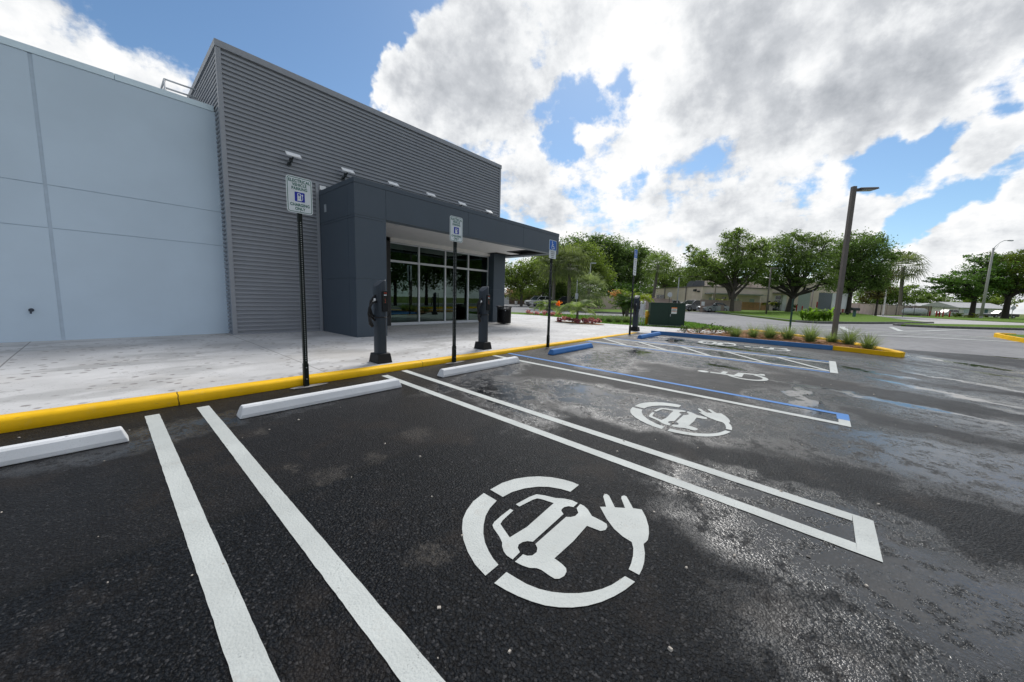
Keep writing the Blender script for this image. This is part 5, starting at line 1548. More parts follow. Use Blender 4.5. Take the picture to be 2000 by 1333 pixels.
tree('oak_tree', 'oak with long curved low limb beside the glass door', (1538, 614), 55, [(1548, 522, 58, 30), (1525, 487, 46, 26), (1585, 505, 44, 32), (1500, 545, 40, 18), (1600, 474, 30, 18), (1560, 470, 34, 18), (1612, 548, 30, 22), (1486, 520, 26, 20), (1545, 552, 44, 12)], leaf('oak_leaf_mid', (0.125, 0.185, 0.068), .35), .36, .22, (7, 0), zb=.32, group=OG, dens=.95, bark=M_BARKD, limbs=2, crf=.165,
     curved=(((1538, 612, .42), (1543, 594, .36), (1549, 576, .33), (1554, 560, .26), (1560, 530, .16), (1566, 495, .08)), ((1547, 583, .26), (1540, 570, .24), (1526, 562, .20), (1513, 562, .17), (1502, 556, .14), (1492, 545, .08)), ((1546, 586, .28), (1558, 576, .24), (1577, 571, .2), (1592, 566, .17), (1600, 555, .12), (1610, 540, .07)), ((1553, 562, .2), (1545, 540, .14), (1532, 515, .09))))
tree('oak_tree', 'dense wide oak behind the tall lamp post', (1655, 616), 58, [(1690, 508, 54, 36), (1660, 484, 48, 28), (1640, 522, 40, 34), (1715, 540, 30, 28), (1655, 550, 40, 26), (1708, 472, 26, 16), (1738, 500, 16, 14), (1690, 556, 34, 16)], L_OAKD, .34, .30, zb=.3, group=OG, dens=1.15, bark=M_BARKD, limbs=2, crf=.17)
tree('young_tree', 'thin young tree with sparse reddish crown on the verge', (1709, 622), 62, [(1712, 560, 30, 26), (1730, 535, 26, 22), (1700, 580, 20, 18)], leaf('bronze_leaf', (0.075, 0.070, 0.030), .35), .14, .4, zb=.28, dens=.55, bark=M_BARKD)
tree('background_tree', 'green bush trees behind the pinkish wall past the oaks', (1720, 606), 92, [(1700, 585, 36, 20), (1745, 580, 34, 22), (1780, 575, 30, 18), (1725, 565, 26, 18)], L_OAK, .2, .3, zb=.2, group='far background trees', dens=1.1)
tree('background_tree', 'low far trees past the tall fan palm', (1810, 606), 150, [(1800, 585, 20, 12), (1822, 582, 26, 13), (1845, 590, 26, 10)], L_OAK, .3, .3, zb=.2, group='far background trees', lp=3.0)
tree('background_tree', 'far trees between the two spreading street trees', (1930, 606), 150, [(1925, 585, 36, 12), (1960, 588, 30, 12), (1890, 592, 26, 8)], L_LIGHT, .3, .3, zb=.2, group='far background trees', lp=3.0)
SG_ = 'spreading street trees by the bungalow'
tree('spreading_tree', 'flat-topped spreading tree before the tall street light', (1897, 620), 76, [(1895, 545, 56, 18), (1870, 560, 44, 16), (1925, 525, 44, 18), (1895, 575, 48, 14), (1840, 545, 34, 10), (1915, 505, 34, 10), (1850, 568, 34, 12), (1935, 550, 36, 22)], L_FIG, .42, .32, zb=.15, group=SG_, dens=.8, bark=M_BARKD, flat=.35, crf=.24)
tree('spreading_tree', 'larger spreading tree with yellowish top above the dark pickup', (1962, 622), 76, [(1975, 530, 56, 22), (1995, 560, 56, 22), (1960, 505, 44, 14), (2040, 520, 60, 30), (1950, 555, 30, 18), (2000, 500, 40, 12), (2060, 560, 60, 24)], leaf('olive_leaf', (0.100, 0.135, 0.026), .4), .50, .33, zb=.15, group=SG_, dens=.8, bark=M_BARKD, flat=.35, crf=.24)
# row of trees across the lot, behind the photographer, mirrored in the storefront glass
for i, (x, y, hgt) in enumerate(((22, -27, 8), (29, -25, 11.5), (36, -27, 12.5), (43, -25, 12), (50, -28, 13), (58, -26, 12.5), (66, -30, 13))):
    bp = Vector((x, y, ground_z(x, y)))
    root = thing('lot_tree', bp, 'leafy tree across the parking lot mirrored in the storefront glass', 'tree', 'trees mirrored in the storefront glass')
    tb = MB(M_BARKD); fk = Vector((0, 0, hgt*.3)); tb.tube([(0, 0, -.3), (0, 0, hgt*.15), fk], [.3, .24, .2], 8)
    for j in range(7):
        limb(tb, fk, (rnd.uniform(-3, 3), rnd.uniform(-3, 3), hgt*rnd.uniform(.5, .85)), .12, .03, .05, 5, 5, j*3.3)
    tb.build('trunk', parent=root)
    leaf_mesh('crown', clump_points((0, 0, hgt*.60), (5.0, 4.4, hgt*.38), 230, 40, .7), .40, L_OAKD, root, .5)

# broad-leaved bed by the street
r0 = None
BG = 'broad-leaved plants in the bed before the oaks'
for i, px in enumerate((1572, 1582, 1592, 1602, 1613)):
    p = ground_hit(px, 627.5, .26)
    r_ = thing('broad_leaved_plant', p, 'glossy broad-leaved plant '+('at the end of the bed nearest the glass door', 'second from the glass door end', 'in the middle of the bed', 'next to the last toward the lamp post', 'at the end beside the lamp post')[i], 'bedding plant', BG)
    b = MB(L_CROT)
    for j in range(46):
        az = rnd.uniform(0, 6.28); el = rnd.uniform(.4, 1.4); L = rnd.uniform(.7, 1.25)
        p0 = Vector((rnd.uniform(-.3, .3), rnd.uniform(-.3, .3), rnd.uniform(0, .5))); dr = Vector((math.cos(az)*math.cos(el), math.sin(az)*math.cos(el), math.sin(el)))
        s_ = Vector((-math.sin(az), math.cos(az), 0))*.085
        m1 = p0+dr*L*.5; t1 = p0+dr*L*.8+Vector((math.cos(az)*.25, math.sin(az)*.25, -.18))
        b.poly([p0-s_*.3, m1-s_, t1, m1+s_, p0+s_*.3])
    b.build('leaves', parent=r_)
for px, py, w_ in ((1873, 619, 'before the flat-topped spreading tree'), ((1901, 621, 'yellowish, by the tall street light'))):
    p = at(px, py, 74); p.z = .15
    r_ = thing('low_palm_shrub', p, 'low palm-like shrub '+w_, 'shrub', 'low shrubs under the spreading trees')
    b = MB(L_LIGHT if px < 1890 else L_YEL)
    for j in range(14):
        frond(b, (rnd.uniform(-.6, .6), rnd.uniform(-.6, .6), .1), rnd.uniform(0, 6.28), rnd.uniform(.5, 1.3), 1.5, 1.3, .4, 8, .14)
    b.build('fronds', parent=r_)

# ------------------------------------------------------------------ far buildings, walls, fences
M_BEIGE = mat('beige_stucco', (0.80, 0.69, 0.60), 0.85, var=0.06, scale=.6)
M_BEIGET = mat('brown_parapet_trim', (0.20, 0.18, 0.165), 0.7)
M_ORANGE = mat('tan_brick_panel', (0.62, 0.36, 0.19), 0.85, var=0.15, scale=3)
M_PINKW = mat('pinkish_block_wall', (0.46, 0.365, 0.32), 0.9, var=0.10, scale=.8)
M_WINDK = mat('dark_window', (0.02, 0.024, 0.028), 0.12, spec=.6)
M_WINLT = mat('pale_window_blind', (0.42, 0.50, 0.50), 0.5)
M_GREYD = mat('slate_roller_door', (0.17, 0.20, 0.24), 0.6)
M_SEAFOAM = mat('pale_green_grey_door', (0.40, 0.47, 0.46), 0.6)
M_ROOFG = mat('grey_shingle', (0.42, 0.42, 0.42), 0.85, var=0.12, scale=4)
M_HWALL = mat('pale_house_wall', (0.70, 0.68, 0.66), 0.85, var=.05)
M_HBLUE = mat('blue_grey_house_wall', (0.45, 0.52, 0.58), 0.85, var=.05)
M_REDB = mat('red_bollard_paint', (0.42, 0.020, 0.030), 0.5, var=.1)
M_WOODF = mat('weathered_fence_board', (0.10, 0.080, 0.065), 0.9, var=.25, scale=3)

P1 = Vector((71.2, 16.7, 0)); fu = Vector((.755, -.655, 0)); fv = Vector((.655, .755, 0))
bl = bpy.data.objects.new('beige_building', None); COL.objects.link(bl)
bl.matrix_world = Matrix(((fu.x, fv.x, 0, P1.x), (fu.y, fv.y, 0, P1.y), (0, 0, 1, 0), (0, 0, 0, 1)))
tag(bl, 'long low beige building with awning, glass door and roller doors behind the oaks', 'building')
Z = .25
mb = MB(M_BEIGE); mb.box(0, 14.0, 0, 15.9, Z-.3, 4.5); mb.box(7.3, 27, 5, 15, 4.4, 6.3); mb.box(14.0, 31.0, -.02, 15, Z-.3, 6.1); mb.build('wall', parent=bl)
mb = MB(M_BEIGET); mb.box(-.12, 14.05, -.12, 16.0, 4.5, 4.66); mb.box(7.2, 27.1, 4.9, 15.1, 6.3, 6.45); mb.box(14.06, 31.1, -.12, 15.1, 6.1, 6.24); mb.build('roof_trim', parent=bl)
mb = MB(mat('awning_grey', (0.36, 0.37, 0.39), .6)); mb.box(.5, 11.0, -1.5, -.01, 3.22, 3.42); mb.box(11.0, 11.8, -1.5, -.01, 3.22, 3.27); mb.build('awning', parent=bl)
for x in (1.0, 5.8, 10.6):
    MB(M_BEIGE).tube([(x, -1.4, Z), (x, -1.4, 3.22)], .06, 8).build('awning_post', parent=bl)
mb = MB(M_ORANGE); mb.box(7.9, 13.2, -.05, -.005, Z, 2.0); mb.build('brick_panel', parent=bl)
def fwin(s0, s1, z0, z1, m, nm='window', y=-.04, rec=.0):
    w = MB(M_BEIGE); t = .07
    w.box(s0-t, s0, y, .0, z0-t, z1+t); w.box(s1, s1+t, y, .0, z0-t, z1+t); w.box(s0, s1, y, .0, z0-t, z0); w.box(s0, s1, y, .0, z1, z1+t)
    o = w.build(nm, parent=bl)
    MB(m).box(s0, s1, y+.02, -.022, z0, z1).build('pane', parent=o)
    return o
fwin(4.05, 4.85, 2.25, 2.78, M_WINDK); fwin(9.6, 10.6, 1.35, 2.6, M_WINLT); fwin(1.4, 2.6, 1.3, 2.6, M_WINLT); fwin(6.3, 7.4, 1.3, 2.6, M_WINLT)
fwin(19.7, 22.3, Z, 4.1, M_SEAFOAM, 'loading_door'); fwin(24.1, 27.1, Z, 4.2, M_GREYD, 'loading_door')
w = MB(M_WHITEP); w.box(14.75, 16.1, -.10, -.03, Z, .45); w.box(14.75, 14.85, -.10, -.03, .45, 3.4); w.box(16.0, 16.1, -.10, -.03, .45, 3.4); w.box(14.85, 16.0, -.10, -.03, 2.5, 2.62); w.box(14.85, 16.0, -.10, -.03, 3.3, 3.4); w.box(15.42, 15.5, -.10, -.03, .45, 2.5)
dr_ = w.build('glass_door', parent=bl)
mb = MB(M_WINDK); mb.box(14.85, 15.42, -.07, -.05, .45, 2.5); mb.box(15.5, 16.0, -.07, -.05, .45, 2.5); mb.box(14.85, 16.0, -.07, -.05, 2.62, 3.3); mb.build('pane', parent=dr_)
mb = MB(M_WHITEP); mb.box(16.2, 17.0, -.3, -.03, Z, 3.5); mb.build('door_surround', parent=bl)
mb = MB(M_BEIGET); mb.box(14.2, 17.3, -.9, -.025, 3.72, 3.92); mb.build('door_canopy', parent=bl)
MB(M_SIGNBK).box(13.2, 13.9, -.06, -.025, 1.9, 2.35).build('wall_plaque', parent=bl)
MB(M_DKMET).box(21.2, 21.7, -.25, -.025, 4.7, 5.0).build('wall_light', parent=bl)
# left side of the building
mb = MB(M_WINDK); mb.box(-.05, -.005, 12.2, 15.2, 1.2, 3.15); mb.build('side_window', parent=bl)
mb = MB(M_WHITEP); mb.box(-.09, -.0505, 12.2, 15.2, 1.95, 2.05); mb.box(-.09, -.0505, 13.6, 13.7, 2.06, 3.15); mb.build('window_bars', parent=bl)
for y in (4.7, 12.0):
    MB(M_BEIGET).tube([(-.08, y, Z), (-.08, y, 4.5)], .09, 8).build('downpipe', parent=bl)
MB(M_DKMET).box(-.4, -.005, 1.6, 2.1, 3.7, 4.1).build('wall_light', parent=bl)
MB(M_DKMET).box(-.3, -.005, .7, 1.1, 3.55, 3.8).build('wall_light', parent=bl)
mb = MB(mat('rooftop_unit_grey', (0.14, 0.15, 0.17), .6)); mb.box(.6, 2.6, 3.2, 5.2, 4.55, 5.75); mb.box(-1.0+1.2, .6, 3.2, 5.0, 4.55, 5.3); mb.build('rooftop_unit', parent=bl)

def wall_run(name, label, pts, h_, th, m, cat='wall', post=None, zb=None, panel=None):
    root = thing(name, (pts[0][0], pts[0][1], 0), label, cat)
    root.location = (0, 0, 0)
    for a, b in zip(pts[:-1], pts[1:]):
        a, b = Vector((a[0], a[1], 0)), Vector((b[0], b[1], 0)); d = (b-a); L = d.length; d /= L; o = Vector((-d.y, d.x, 0))
        za = ground_z(a.x, a.y)-.2 if zb is None else zb
        M_ = Matrix(((d.x, o.x, 0, a.x), (d.y, o.y, 0, a.y), (0, 0, 1, za), (0, 0, 0, 1)))
        w = MB(m); w.box(0, L, -th/2, th/2, 0, h_+.2, M_); w.box(0, L, -th/2-.03, th/2+.03, h_+.201, h_+.26, M_)
        w.build('wall_panel', parent=root)
        if post:
            n = max(1, int(L/post))
            for i in range(n+1):
                p_ = MB(m); p_.box(L*i/n-.18, L*i/n+.18, -th/2-.06, th/2+.06, 0, h_+.34, M_); p_.build('pier', parent=root)
    return root
wall_run('boundary_wall', 'pinkish block wall behind the lawn and the clustering palm', [(42.0, 24.4), (47.4, 22.3), (57.3, 20.1), (62, 19.2)], 1.82, .2, M_PINKW, post=5.0)
wall_run('boundary_wall', 'long pinkish wall behind the propane tank', [(92, -2.2), (98, -5.2), (116, -12.6), (128, -19)], 2.15, .2, M_PINKW, post=6.0)
# tan enclosure with a curved end
root = thing('enclosure_wall', (0, 0, 0), 'tan enclosure wall with a curved low end in front of the parked cars', 'wall')
a, b_ = Vector((58.9, 13.9, 0)), Vector((63.8, 9.45, 0)); d = (b_-a); L = d.length; d /= L; o = Vector((-d.y, d.x, 0))
M_ = Matrix(((d.x, o.x, 0, a.x), (d.y, o.y, 0, a.y), (0, 0, 1, .1), (0, 0, 0, 1)))
w = MB(mat('tan_wall', (0.33, 0.26, 0.22), .9, var=.08)); w.box(0, L, -.1, .1, 0, 1.95, M_); w.box(L-.2, L, .1, 4.0, 0, 1.95, M_); w.build('wall_panel', parent=root)
w = MB(mat('tan_wall', (0.33, 0.26, 0.22)))
pr = [(0, 0)]+[(t, .75+.55*math.sin(math.pi*min(1, t/4.6)*.85+.25)) for t in [i*.25 for i in range(15)]]+[(3.5, 0)]
w.prism(pr, -.45, -.25, 'y', M_); w.build('curved_wing', parent=root)
w = MB(M_WHITEP); w.box(.05, .55, -.13, -.105, 1.05, 1.65, M_); w.build('notice', parent=root)

# wooden fence and small house far left
fr_ = thing('wooden_fence', (0, 0, 0), 'dark weathered board fence at the end of the far parking area', 'fence')
a, b_ = at(985, 590, 78), at(1078, 592, 78); a.z = b_.z = 0; d = (b_-a); L = d.length; d /= L; o = Vector((-d.y, d.x, 0))
M_ = Matrix(((d.x, o.x, 0, a.x), (d.y, o.y, 0, a.y), (0, 0, 1, .05), (0, 0, 0, 1)))
w = MB(M_WOODF)
for i in range(int(L/.16)):
    w.box(i*.16, i*.16+.15, -.012, .012, 0, 1.85+.04*rnd.random(), M_)
w.build('boards', parent=fr_)
w = MB(M_WOODF)
for i in range(int(L/2.4)+1):
    w.box(i*2.4, i*2.4+.1, .02, .12, 0, 1.8, M_)
w.build('posts', parent=fr_)
def house(name, label, px, py, d, wpx, wall, roof, hz=2.6, rz=2.0, depth=9, windows=(), door=None, gable=False, zb=.1, yaw=0.0):
    p = at(px, py, d); p.z = zb
    r_ = thing(name, p, label, 'house')
    a0 = Vector((RIGHT.x, RIGHT.y, 0)).normalized(); a0 = Matrix.Rotation(yaw, 3, 'Z') @ a0; b0 = Vector((-a0.y, a0.x, 0))
    r_.matrix_world = Matrix(((a0.x, b0.x, 0, p.x), (a0.y, b0.y, 0, p.y), (0, 0, 1, p.z), (0, 0, 0, 1)))
    W = wpx*d/FPX
    MB(wall).box(0, W, 0, depth, -.3, hz).build('wall', parent=r_)
    rb = MB(roof); e_ = .5
    if gable:
        rb.prism([(-e_, hz), (W+e_, hz), (W/2, hz+rz)], -.6, depth+.6, 'y')
    else:
        rb.prism([(-e_, hz), (depth+e_, hz), (depth+e_, hz+.12), (depth/2, hz+rz), (-e_, hz+.12)], -e_, W+e_, 'x')
    rb.build('roof', parent=r_)
    for s0, s1, z0, z1 in windows:
        o_ = MB(M_WHITEP).box(s0-.08, s1+.08, -.05, -.002, z0-.08, z1+.08).build('window', parent=r_)
        mm = MB(M_WINLT); n_ = max(1, int((s1-s0)/.9))
        for i in range(n_):
            mm.box(s0+(s1-s0)*i/n_+.03, s0+(s1-s0)*(i+1)/n_-.03, -.07, -.0505, z0, z1)
        mm.build('pane', parent=o_)
    if door:
        MB(mat('teal_door', (0.03, 0.10, 0.11), .5)).box(door[0], door[1], -.05, -.002, 0, 2.1).build('door', parent=r_)
    return r_
house('small_house', 'pale bungalow with grey roof behind the spreading street trees', 1869, 617, 96, 100, M_HWALL, M_ROOFG, 2.3, 1.6, 9, ((1.6, 3.4, 1.0, 1.9), (9.9, 13.3, .7, 1.9)), (7.2, 8.1))
house('small_house', 'blue-grey house with front gable behind the white car', 1838, 614, 112, 30, M_HBLUE, M_ROOFG, 2.6, 1.1, 8, (), None, True)
house('small_house', 'grey-roofed house behind the propane tank', 1742, 612, 118, 98, M_HBLUE, M_ROOFG, 2.5, 1.4, 9, ((11, 12.6, 1.1, 2.0),), None)
house('small_house', 'orange-walled house glimpsed behind the wooden fence', 992, 592, 96, 60, mat('orange_house_wall', (0.55, 0.30, 0.10), .85), mat('terracotta_roof', (0.40, 0.17, 0.09), .85), 2.9, 1.2, 8, (), None)
house('garden_shed', 'little white shed at the end of the wooden fence', 982, 592, 74, 12, mat('white_shed', (.6, .6, .6), .8), mat('shed_roof', (.35, .22, .18), .85), 1.9, .6, 2)
p = at(1008, 592, 74); p.z = .15
r_ = thing('white_bucket', p, 'small white bin standing before the wooden fence', 'bin')
b = MB(M_WHITEP); b.lathe([(.22, 0), (.30, .75), (.32, .78)], (0, 0, 0), 12); b.build('body', parent=r_)

# propane tank behind a wire fence
p = at(1777, 616, 80); p.z = .15
r_ = thing('propane_tank', p, 'long white propane tank behind the wire fence', 'propane tank')
dv = at(1807, 617, 80)-at(1747, 615, 80); dv.z = 0; dv.normalize(); o = Vector((-dv.y, dv.x, 0))
r_.matrix_world = Matrix(((dv.x, o.x, 0, p.x), (dv.y, o.y, 0, p.y), (0, 0, 1, p.z), (0, 0, 0, 1)))
b = MB(mat('white_tank_paint', (0.74, 0.74, 0.74), .45, var=.03)); R_ = .72; Lh = 2.95; prof = [(R_*math.sin(t*math.pi/12), -Lh-R_*math.cos(t*math.pi/12)*.75) for t in range(7)]; prof = prof+[(r, -z) for r, z in prof[::-1]]
b.lathe([(max(r, .01), z) for r, z in prof], (0, 0, 0), 24)
b.v = [Vector((q_.z, q_.y, q_.x+1.0)) for q_ in b.v]
b.build('tank', parent=r_)
b = MB(M_DKMET); b.lathe([(.28, 1.68), (.28, 1.86), (.2, 1.9)], (0, 0, 0), 12); b.build('valve_dome', parent=r_)
for x in (-1.8, 1.8):
    MB(M_KERB).box(x-.15, x+.15, -.5, .5, -.1, .45).build('saddle', parent=r_)

cf = thing('wire_fence', (0, 0, 0), 'dark wire mesh fence around the propane tank', 'fence')
cp = [at(px, 612, d) for px, d in ((1686, 72), (1720, 73), (1750, 74), (1785, 75), (1812, 76), (1842, 78), (1872, 84))]
for i, p in enumerate(cp):
    z = ground_z(p.x, p.y)
    MB(M_DKMET).tube([(p.x, p.y, z-.2), (p.x, p.y, z+2.15)], .05, 6).build('post', parent=cf)
wm = bpy.data.materials.new('wire_mesh'); wm.use_nodes = True
h = G(wm.node_tree); b_ = h.n['Principled BSDF']; b_.inputs['Base Color'].default_value = (.09, .10, .10, 1); b_.inputs['Roughness'].default_value = .6
co = h.objco(); x, y, z = h.sep(co)
s1 = h.math('ABSOLUTE', h.math('SUBTRACT', h.math('FRACT', h.math('MULTIPLY', h.math('ADD', h.math('ADD', x, h.math('MULTIPLY', y, -1.0)), z), 9.0)), .5)); s2 = h.math('ABSOLUTE', h.math('SUBTRACT', h.math('FRACT', h.math('MULTIPLY', h.math('SUBTRACT', h.math('ADD', x, h.math('MULTIPLY', y, -1.0)), z), 9.0)), .5))
wire = h.math('MAXIMUM', h.rng(s1, .484, .495), h.rng(s2, .484, .495))
tr = h.new('ShaderNodeBsdfTransparent'); ms = h.new('ShaderNodeMixShader'); h.l.new(wire, ms.inputs[0]); h.l.new(tr.outputs[0], ms.inputs[1]); h.l.new(b_.outputs[0], ms.inputs[2]); h.l.new(ms.outputs[0], h.n['Material Output'].inputs[0])
w = MB(wm); rl = MB(M_DKMET)
for a, b2 in zip(cp[:-1], cp[1:]):
    za, zb_ = ground_z(a.x, a.y), ground_z(b2.x, b2.y)
    w.poly([(a.x, a.y, za+.05), (b2.x, b2.y, zb_+.05), (b2.x, b2.y, zb_+2.1), (a.x, a.y, za+2.1)])
    rl.tube([(a.x, a.y, za+2.12), (b2.x, b2.y, zb_+2.12)], .03, 6)
w.build('mesh', parent=cf); rl.build('top_rail', parent=cf)

# red bollards
def bollard(px, py, d, label, hgt=1.15, r=.10):
    p = at(px, py, d); p.z = ground_z(p.x, p.y) if d > 69 else p.z
    r_ = thing('red_bollard', p, label, 'bollard', 'red steel bollards')
    b = MB(M_REDB); b.lathe([(r, -.2), (r, hgt-.06), (r*.8, hgt-.02), (r*.3, hgt)], (0, 0, 0), 12); b.build('pipe', parent=r_)
    b = MB(M_REDB); b.lathe([(r*1.03, hgt*.72), (r*1.03, hgt*.80)], (0, 0, 0), 12); b.build('band', parent=r_)
for px, d, l_ in ((1722, 80, 'red bollard by the slim white pole and pinkish wall'), (1734, 80, 'red bollard between the white pole and the propane tank'), (1815, 78, 'red bollard between the propane tank and the white car'), (1828, 72, 'red bollard before the front corner of the white car'), (1834, 74, 'red bollard before the bonnet of the white car'), (1841, 72, 'red bollard before the middle of the white car'), (1854, 72, 'red bollard before the rear of the white car')):
    bollard(px, 619, d, l_)
for px, py, l_ in ((1555, 607, 'red pipe bollard by the oak beside the pale green door'), (1566, 609, 'red bollard before the pale green loading door'), (1584, 601, 'red bollard between the two loading doors'), (1595, 601, 'red bollard before the slate roller door'), (1646, 609, 'red bollard past the white sign board')):
    bollard(px, py, 63, l_, 1.0, .09)

# sign boards and posts across the street
def pole(name, label, px, py, d, hgt, r, m, cat, zb=None):
    p = at(px, py, d)
    if zb is not None: p.z = zb
    root = thing(name, p, label, cat)
    MB(m).tube([(0, 0, -.3), (0, 0, hgt*.5), (0, 0, hgt)], [r, r*.85, r*.7], 10).build('pole', parent=root)
    return root
M_CONCP = mat('concrete_pole', (0.36, 0.355, 0.34), .8, var=.08)
M_ALUP = mat('dull_aluminium_pole', (0.42, 0.43, 0.44), .5, metal=.4)
VR = Vector((RIGHT.x, RIGHT.y, 0)).normalized()
def head_box(root, z, L, m, sgn=1, w=.12, hh=.12, name='lamp_head'):
    o = Vector((-VR.y, VR.x, 0)); M_ = Matrix(((VR.x*sgn, o.x, 0, 0), (VR.y*sgn, o.y, 0, 0), (0, 0, 1, z), (0, 0, 0, 1)))
    return MB(m).box(0, L, -w, w, -hh, 0, M_, .02).build(name, parent=root)
r_ = pole('lamp_post', 'grey lamp post standing among the trees behind the silvery palm', 1149, 604, 52, 6.6, .10, M_ALUP, 'lamp post', .2); head_box(r_, 6.65, .75, M_ALUP, 1, .2, .16)
r_ = pole('lamp_post', 'brown lamp post on the lawn between the two oaks', 1496, 616, 46, 6.0, .11, M_BRONZE, 'lamp post', .2); head_box(r_, 6.05, .75, M_BRONZE, 1, .2, .14)
r_ = pole('utility_pole', 'wooden pole rising behind the tan enclosure wall', 1394, 600, 60, 4.6, .13, mat('tan_pole', (.28, .24, .20), .9), 'pole', .2); MB(M_GALV).lathe([(.15, 4.5), (.15, 4.6)], (0, 0, 0), 10).build('cap_band', parent=r_)
r_ = pole('pole', 'pale grey pole behind the parked cars', 1322, 600, 56, 5.2, .11, M_ALUP, 'pole', .2); head_box(r_, 5.25, .5, M_ALUP, 1, .14, .1)
r_ = pole('pole', 'slim white pole beside the thin young tree', 1724, 618, 66, 4.9, .13, mat('white_pole', (.6, .6, .58), .6), 'pole', .25); MB(M_GALV).lathe([(.16, 0), (.16, .15)], (0, 0, 0), 10).build('collar', parent=r_)
r_ = pole('sign_post', 'thin post with rectangular sign backs before the propane tank', 1762, 624, 62, 2.7, .045, M_DKMET, 'road sign', .25)
o = Vector((-VR.y, VR.x, 0)); M_ = Matrix(((VR.x, o.x, 0, 0), (VR.y, o.y, 0, 0), (0, 0, 1, 0), (0, 0, 0, 1)))
MB(M_GALV).box(-.16, .16, -.04, -.02, 2.0, 2.75, M_ @ Matrix.Rotation(rad(50), 4, 'Z')).build('sign_back', parent=r_)
r_ = pole('sign_post', 'grey square post in front of the curved oak limb', 1581, 626, 32, 2.55, .055, mat('rusty_grey_post', (.24, .20, .19), .8, var=.2), 'post', .25)
MB(M_GALV).lathe([(.06, 2.5), (.04, 2.56)], (0, 0, 0), 8).build('cap', parent=r_)
r_ = pole('stop_sign', 'octagonal road sign seen from behind beyond the green transformer', 1306, 603, 50, 2.75, .04, M_DKMET, 'road sign', .2)
MB(mat('sign_back_grey', (.5, .52, .54), .5)).prism([(.36*math.cos(rad(22.5+45*k)), 2.35+.36*math.sin(rad(22.5+45*k))) for k in range(8)], -.06, -.04, 'y', M_).build('octagonal_plate', parent=r_)
r_ = pole('sign_post', 'slim grey pole with a small box beside the young palm', 1125, 604, 36, 3.2, .03, M_GALV, 'pole', .22); MB(M_GALV).box(-.13, .13, -.1, .1, 1.3, 1.85, M_).build('sign_box', parent=r_)
r_ = pole('warning_sign', 'diamond road sign seen from behind beside the dark pickup', 1975, 621, 74, 3.1, .05, M_ALUP, 'road sign', .12)
MB(mat('sign_back_grey', (.5, .52, .54), .5)).prism([(0, 1.75), (.62, 2.37), (0, 2.99), (-.62, 2.37)], -.08, -.06, 'y', M_).build('diamond_plate', parent=r_)
MB(mat('yellow_lamp', (.75, .45, .02), .5)).lathe([(.12, 2.65), (.18, 2.75), (.12, 2.9)], tuple(VR*.75), 10).build('yellow_beacon', parent=r_)
# white board on the lawn
p = at(1639, 607, 58); p.z = .3
r_ = thing('white_board', p, 'large white sign board standing behind the tall lamp post', 'sign board')
W = 33*58/FPX/2
MB(M_WHITEP).box(-W, W, -.05, .05, .95, 3.45, M_).build('panel', parent=r_)
for s_ in (-1, 1):
    MB(M_GALV).box(s_*W*.8-.05, s_*W*.8+.05, .06, .16, -.2, 3.3, M_).build('leg', parent=r_)
# black mailbox on a post
p = at(1667, 624.5, 42); p.z = .3
r_ = thing('mailbox', p, 'black rounded mailbox on a teal post beyond the street', 'mailbox')
b = MB(M_SIGNBK); b.prism([(-.22, 0), (.22, 0), (.22, .2)]+[(.22*math.cos(rad(a)), .2+.16*math.sin(rad(a))) for a in range(20, 180, 20)]+[(-.22, .2)], -.42, .40, 'x', M_ @ Matrix.Translation((0, 0, .82))); b.build('box', parent=r_)
b = MB(mat('teal_post', (.07, .14, .16), .7)); b.box(-.1, .1, -.1, .1, -.2, .82, M_); b.build('post', parent=r_)
p = at(1647, 619, 48); p.z = .33
r_ = thing('bench', p, 'small dark bench by the foot of the dense oak', 'bench')
MB(M_DKMET).box(-.55, .55, -.2, .2, .42, .48, M_).build('seat', parent=r_)
for s_ in (-1, 1):
    MB(M_DKMET).box(s_*.5-.03, s_*.5+.03, -.18, .18, -.05, .42, M_).build('leg', parent=r_)
# potted plants by the glass door
for s_, w_ in ((13.9, 'wall plaque'), (17.6, 'big oak')):
    p = P1+fu*s_-fv*1.2; p.z = .48
    r_ = thing('potted_plant', p, 'potted plant on the '+w_+' side of the glass door', 'potted plant', 'potted plants at the glass door')
    MB(M_DKMET).lathe([(.25, 0), (.40, .35), (.36, .55)], (0, 0, 0), 12).build('pot', parent=r_)
    leaf_mesh('leaves', clump_points((0, 0, 1.2), (.6, .6, .6), 16, 12, .2), .28, L_SHRUB, r_, .4)
p = P1+fu*11.6-fv*2.2; p.z = .4
feather_palm('yellow_palm', 'small yellowish palm before the tan brick panel', p, 1.2, 1.6, 9, L_YEL, .09, 1.9, .5, lw=.16, nleaf=9, el=(.4, 1.3))
p = P1+fu*1.7-fv*2.6; p.z = .3
feather_palm('yellow_palm', 'yellowish palm showing above the tan enclosure wall', p, 1.5, 1.6, 9, L_YEL, .09, 1.9, .5, lw=.16, nleaf=9, el=(.4, 1.3))

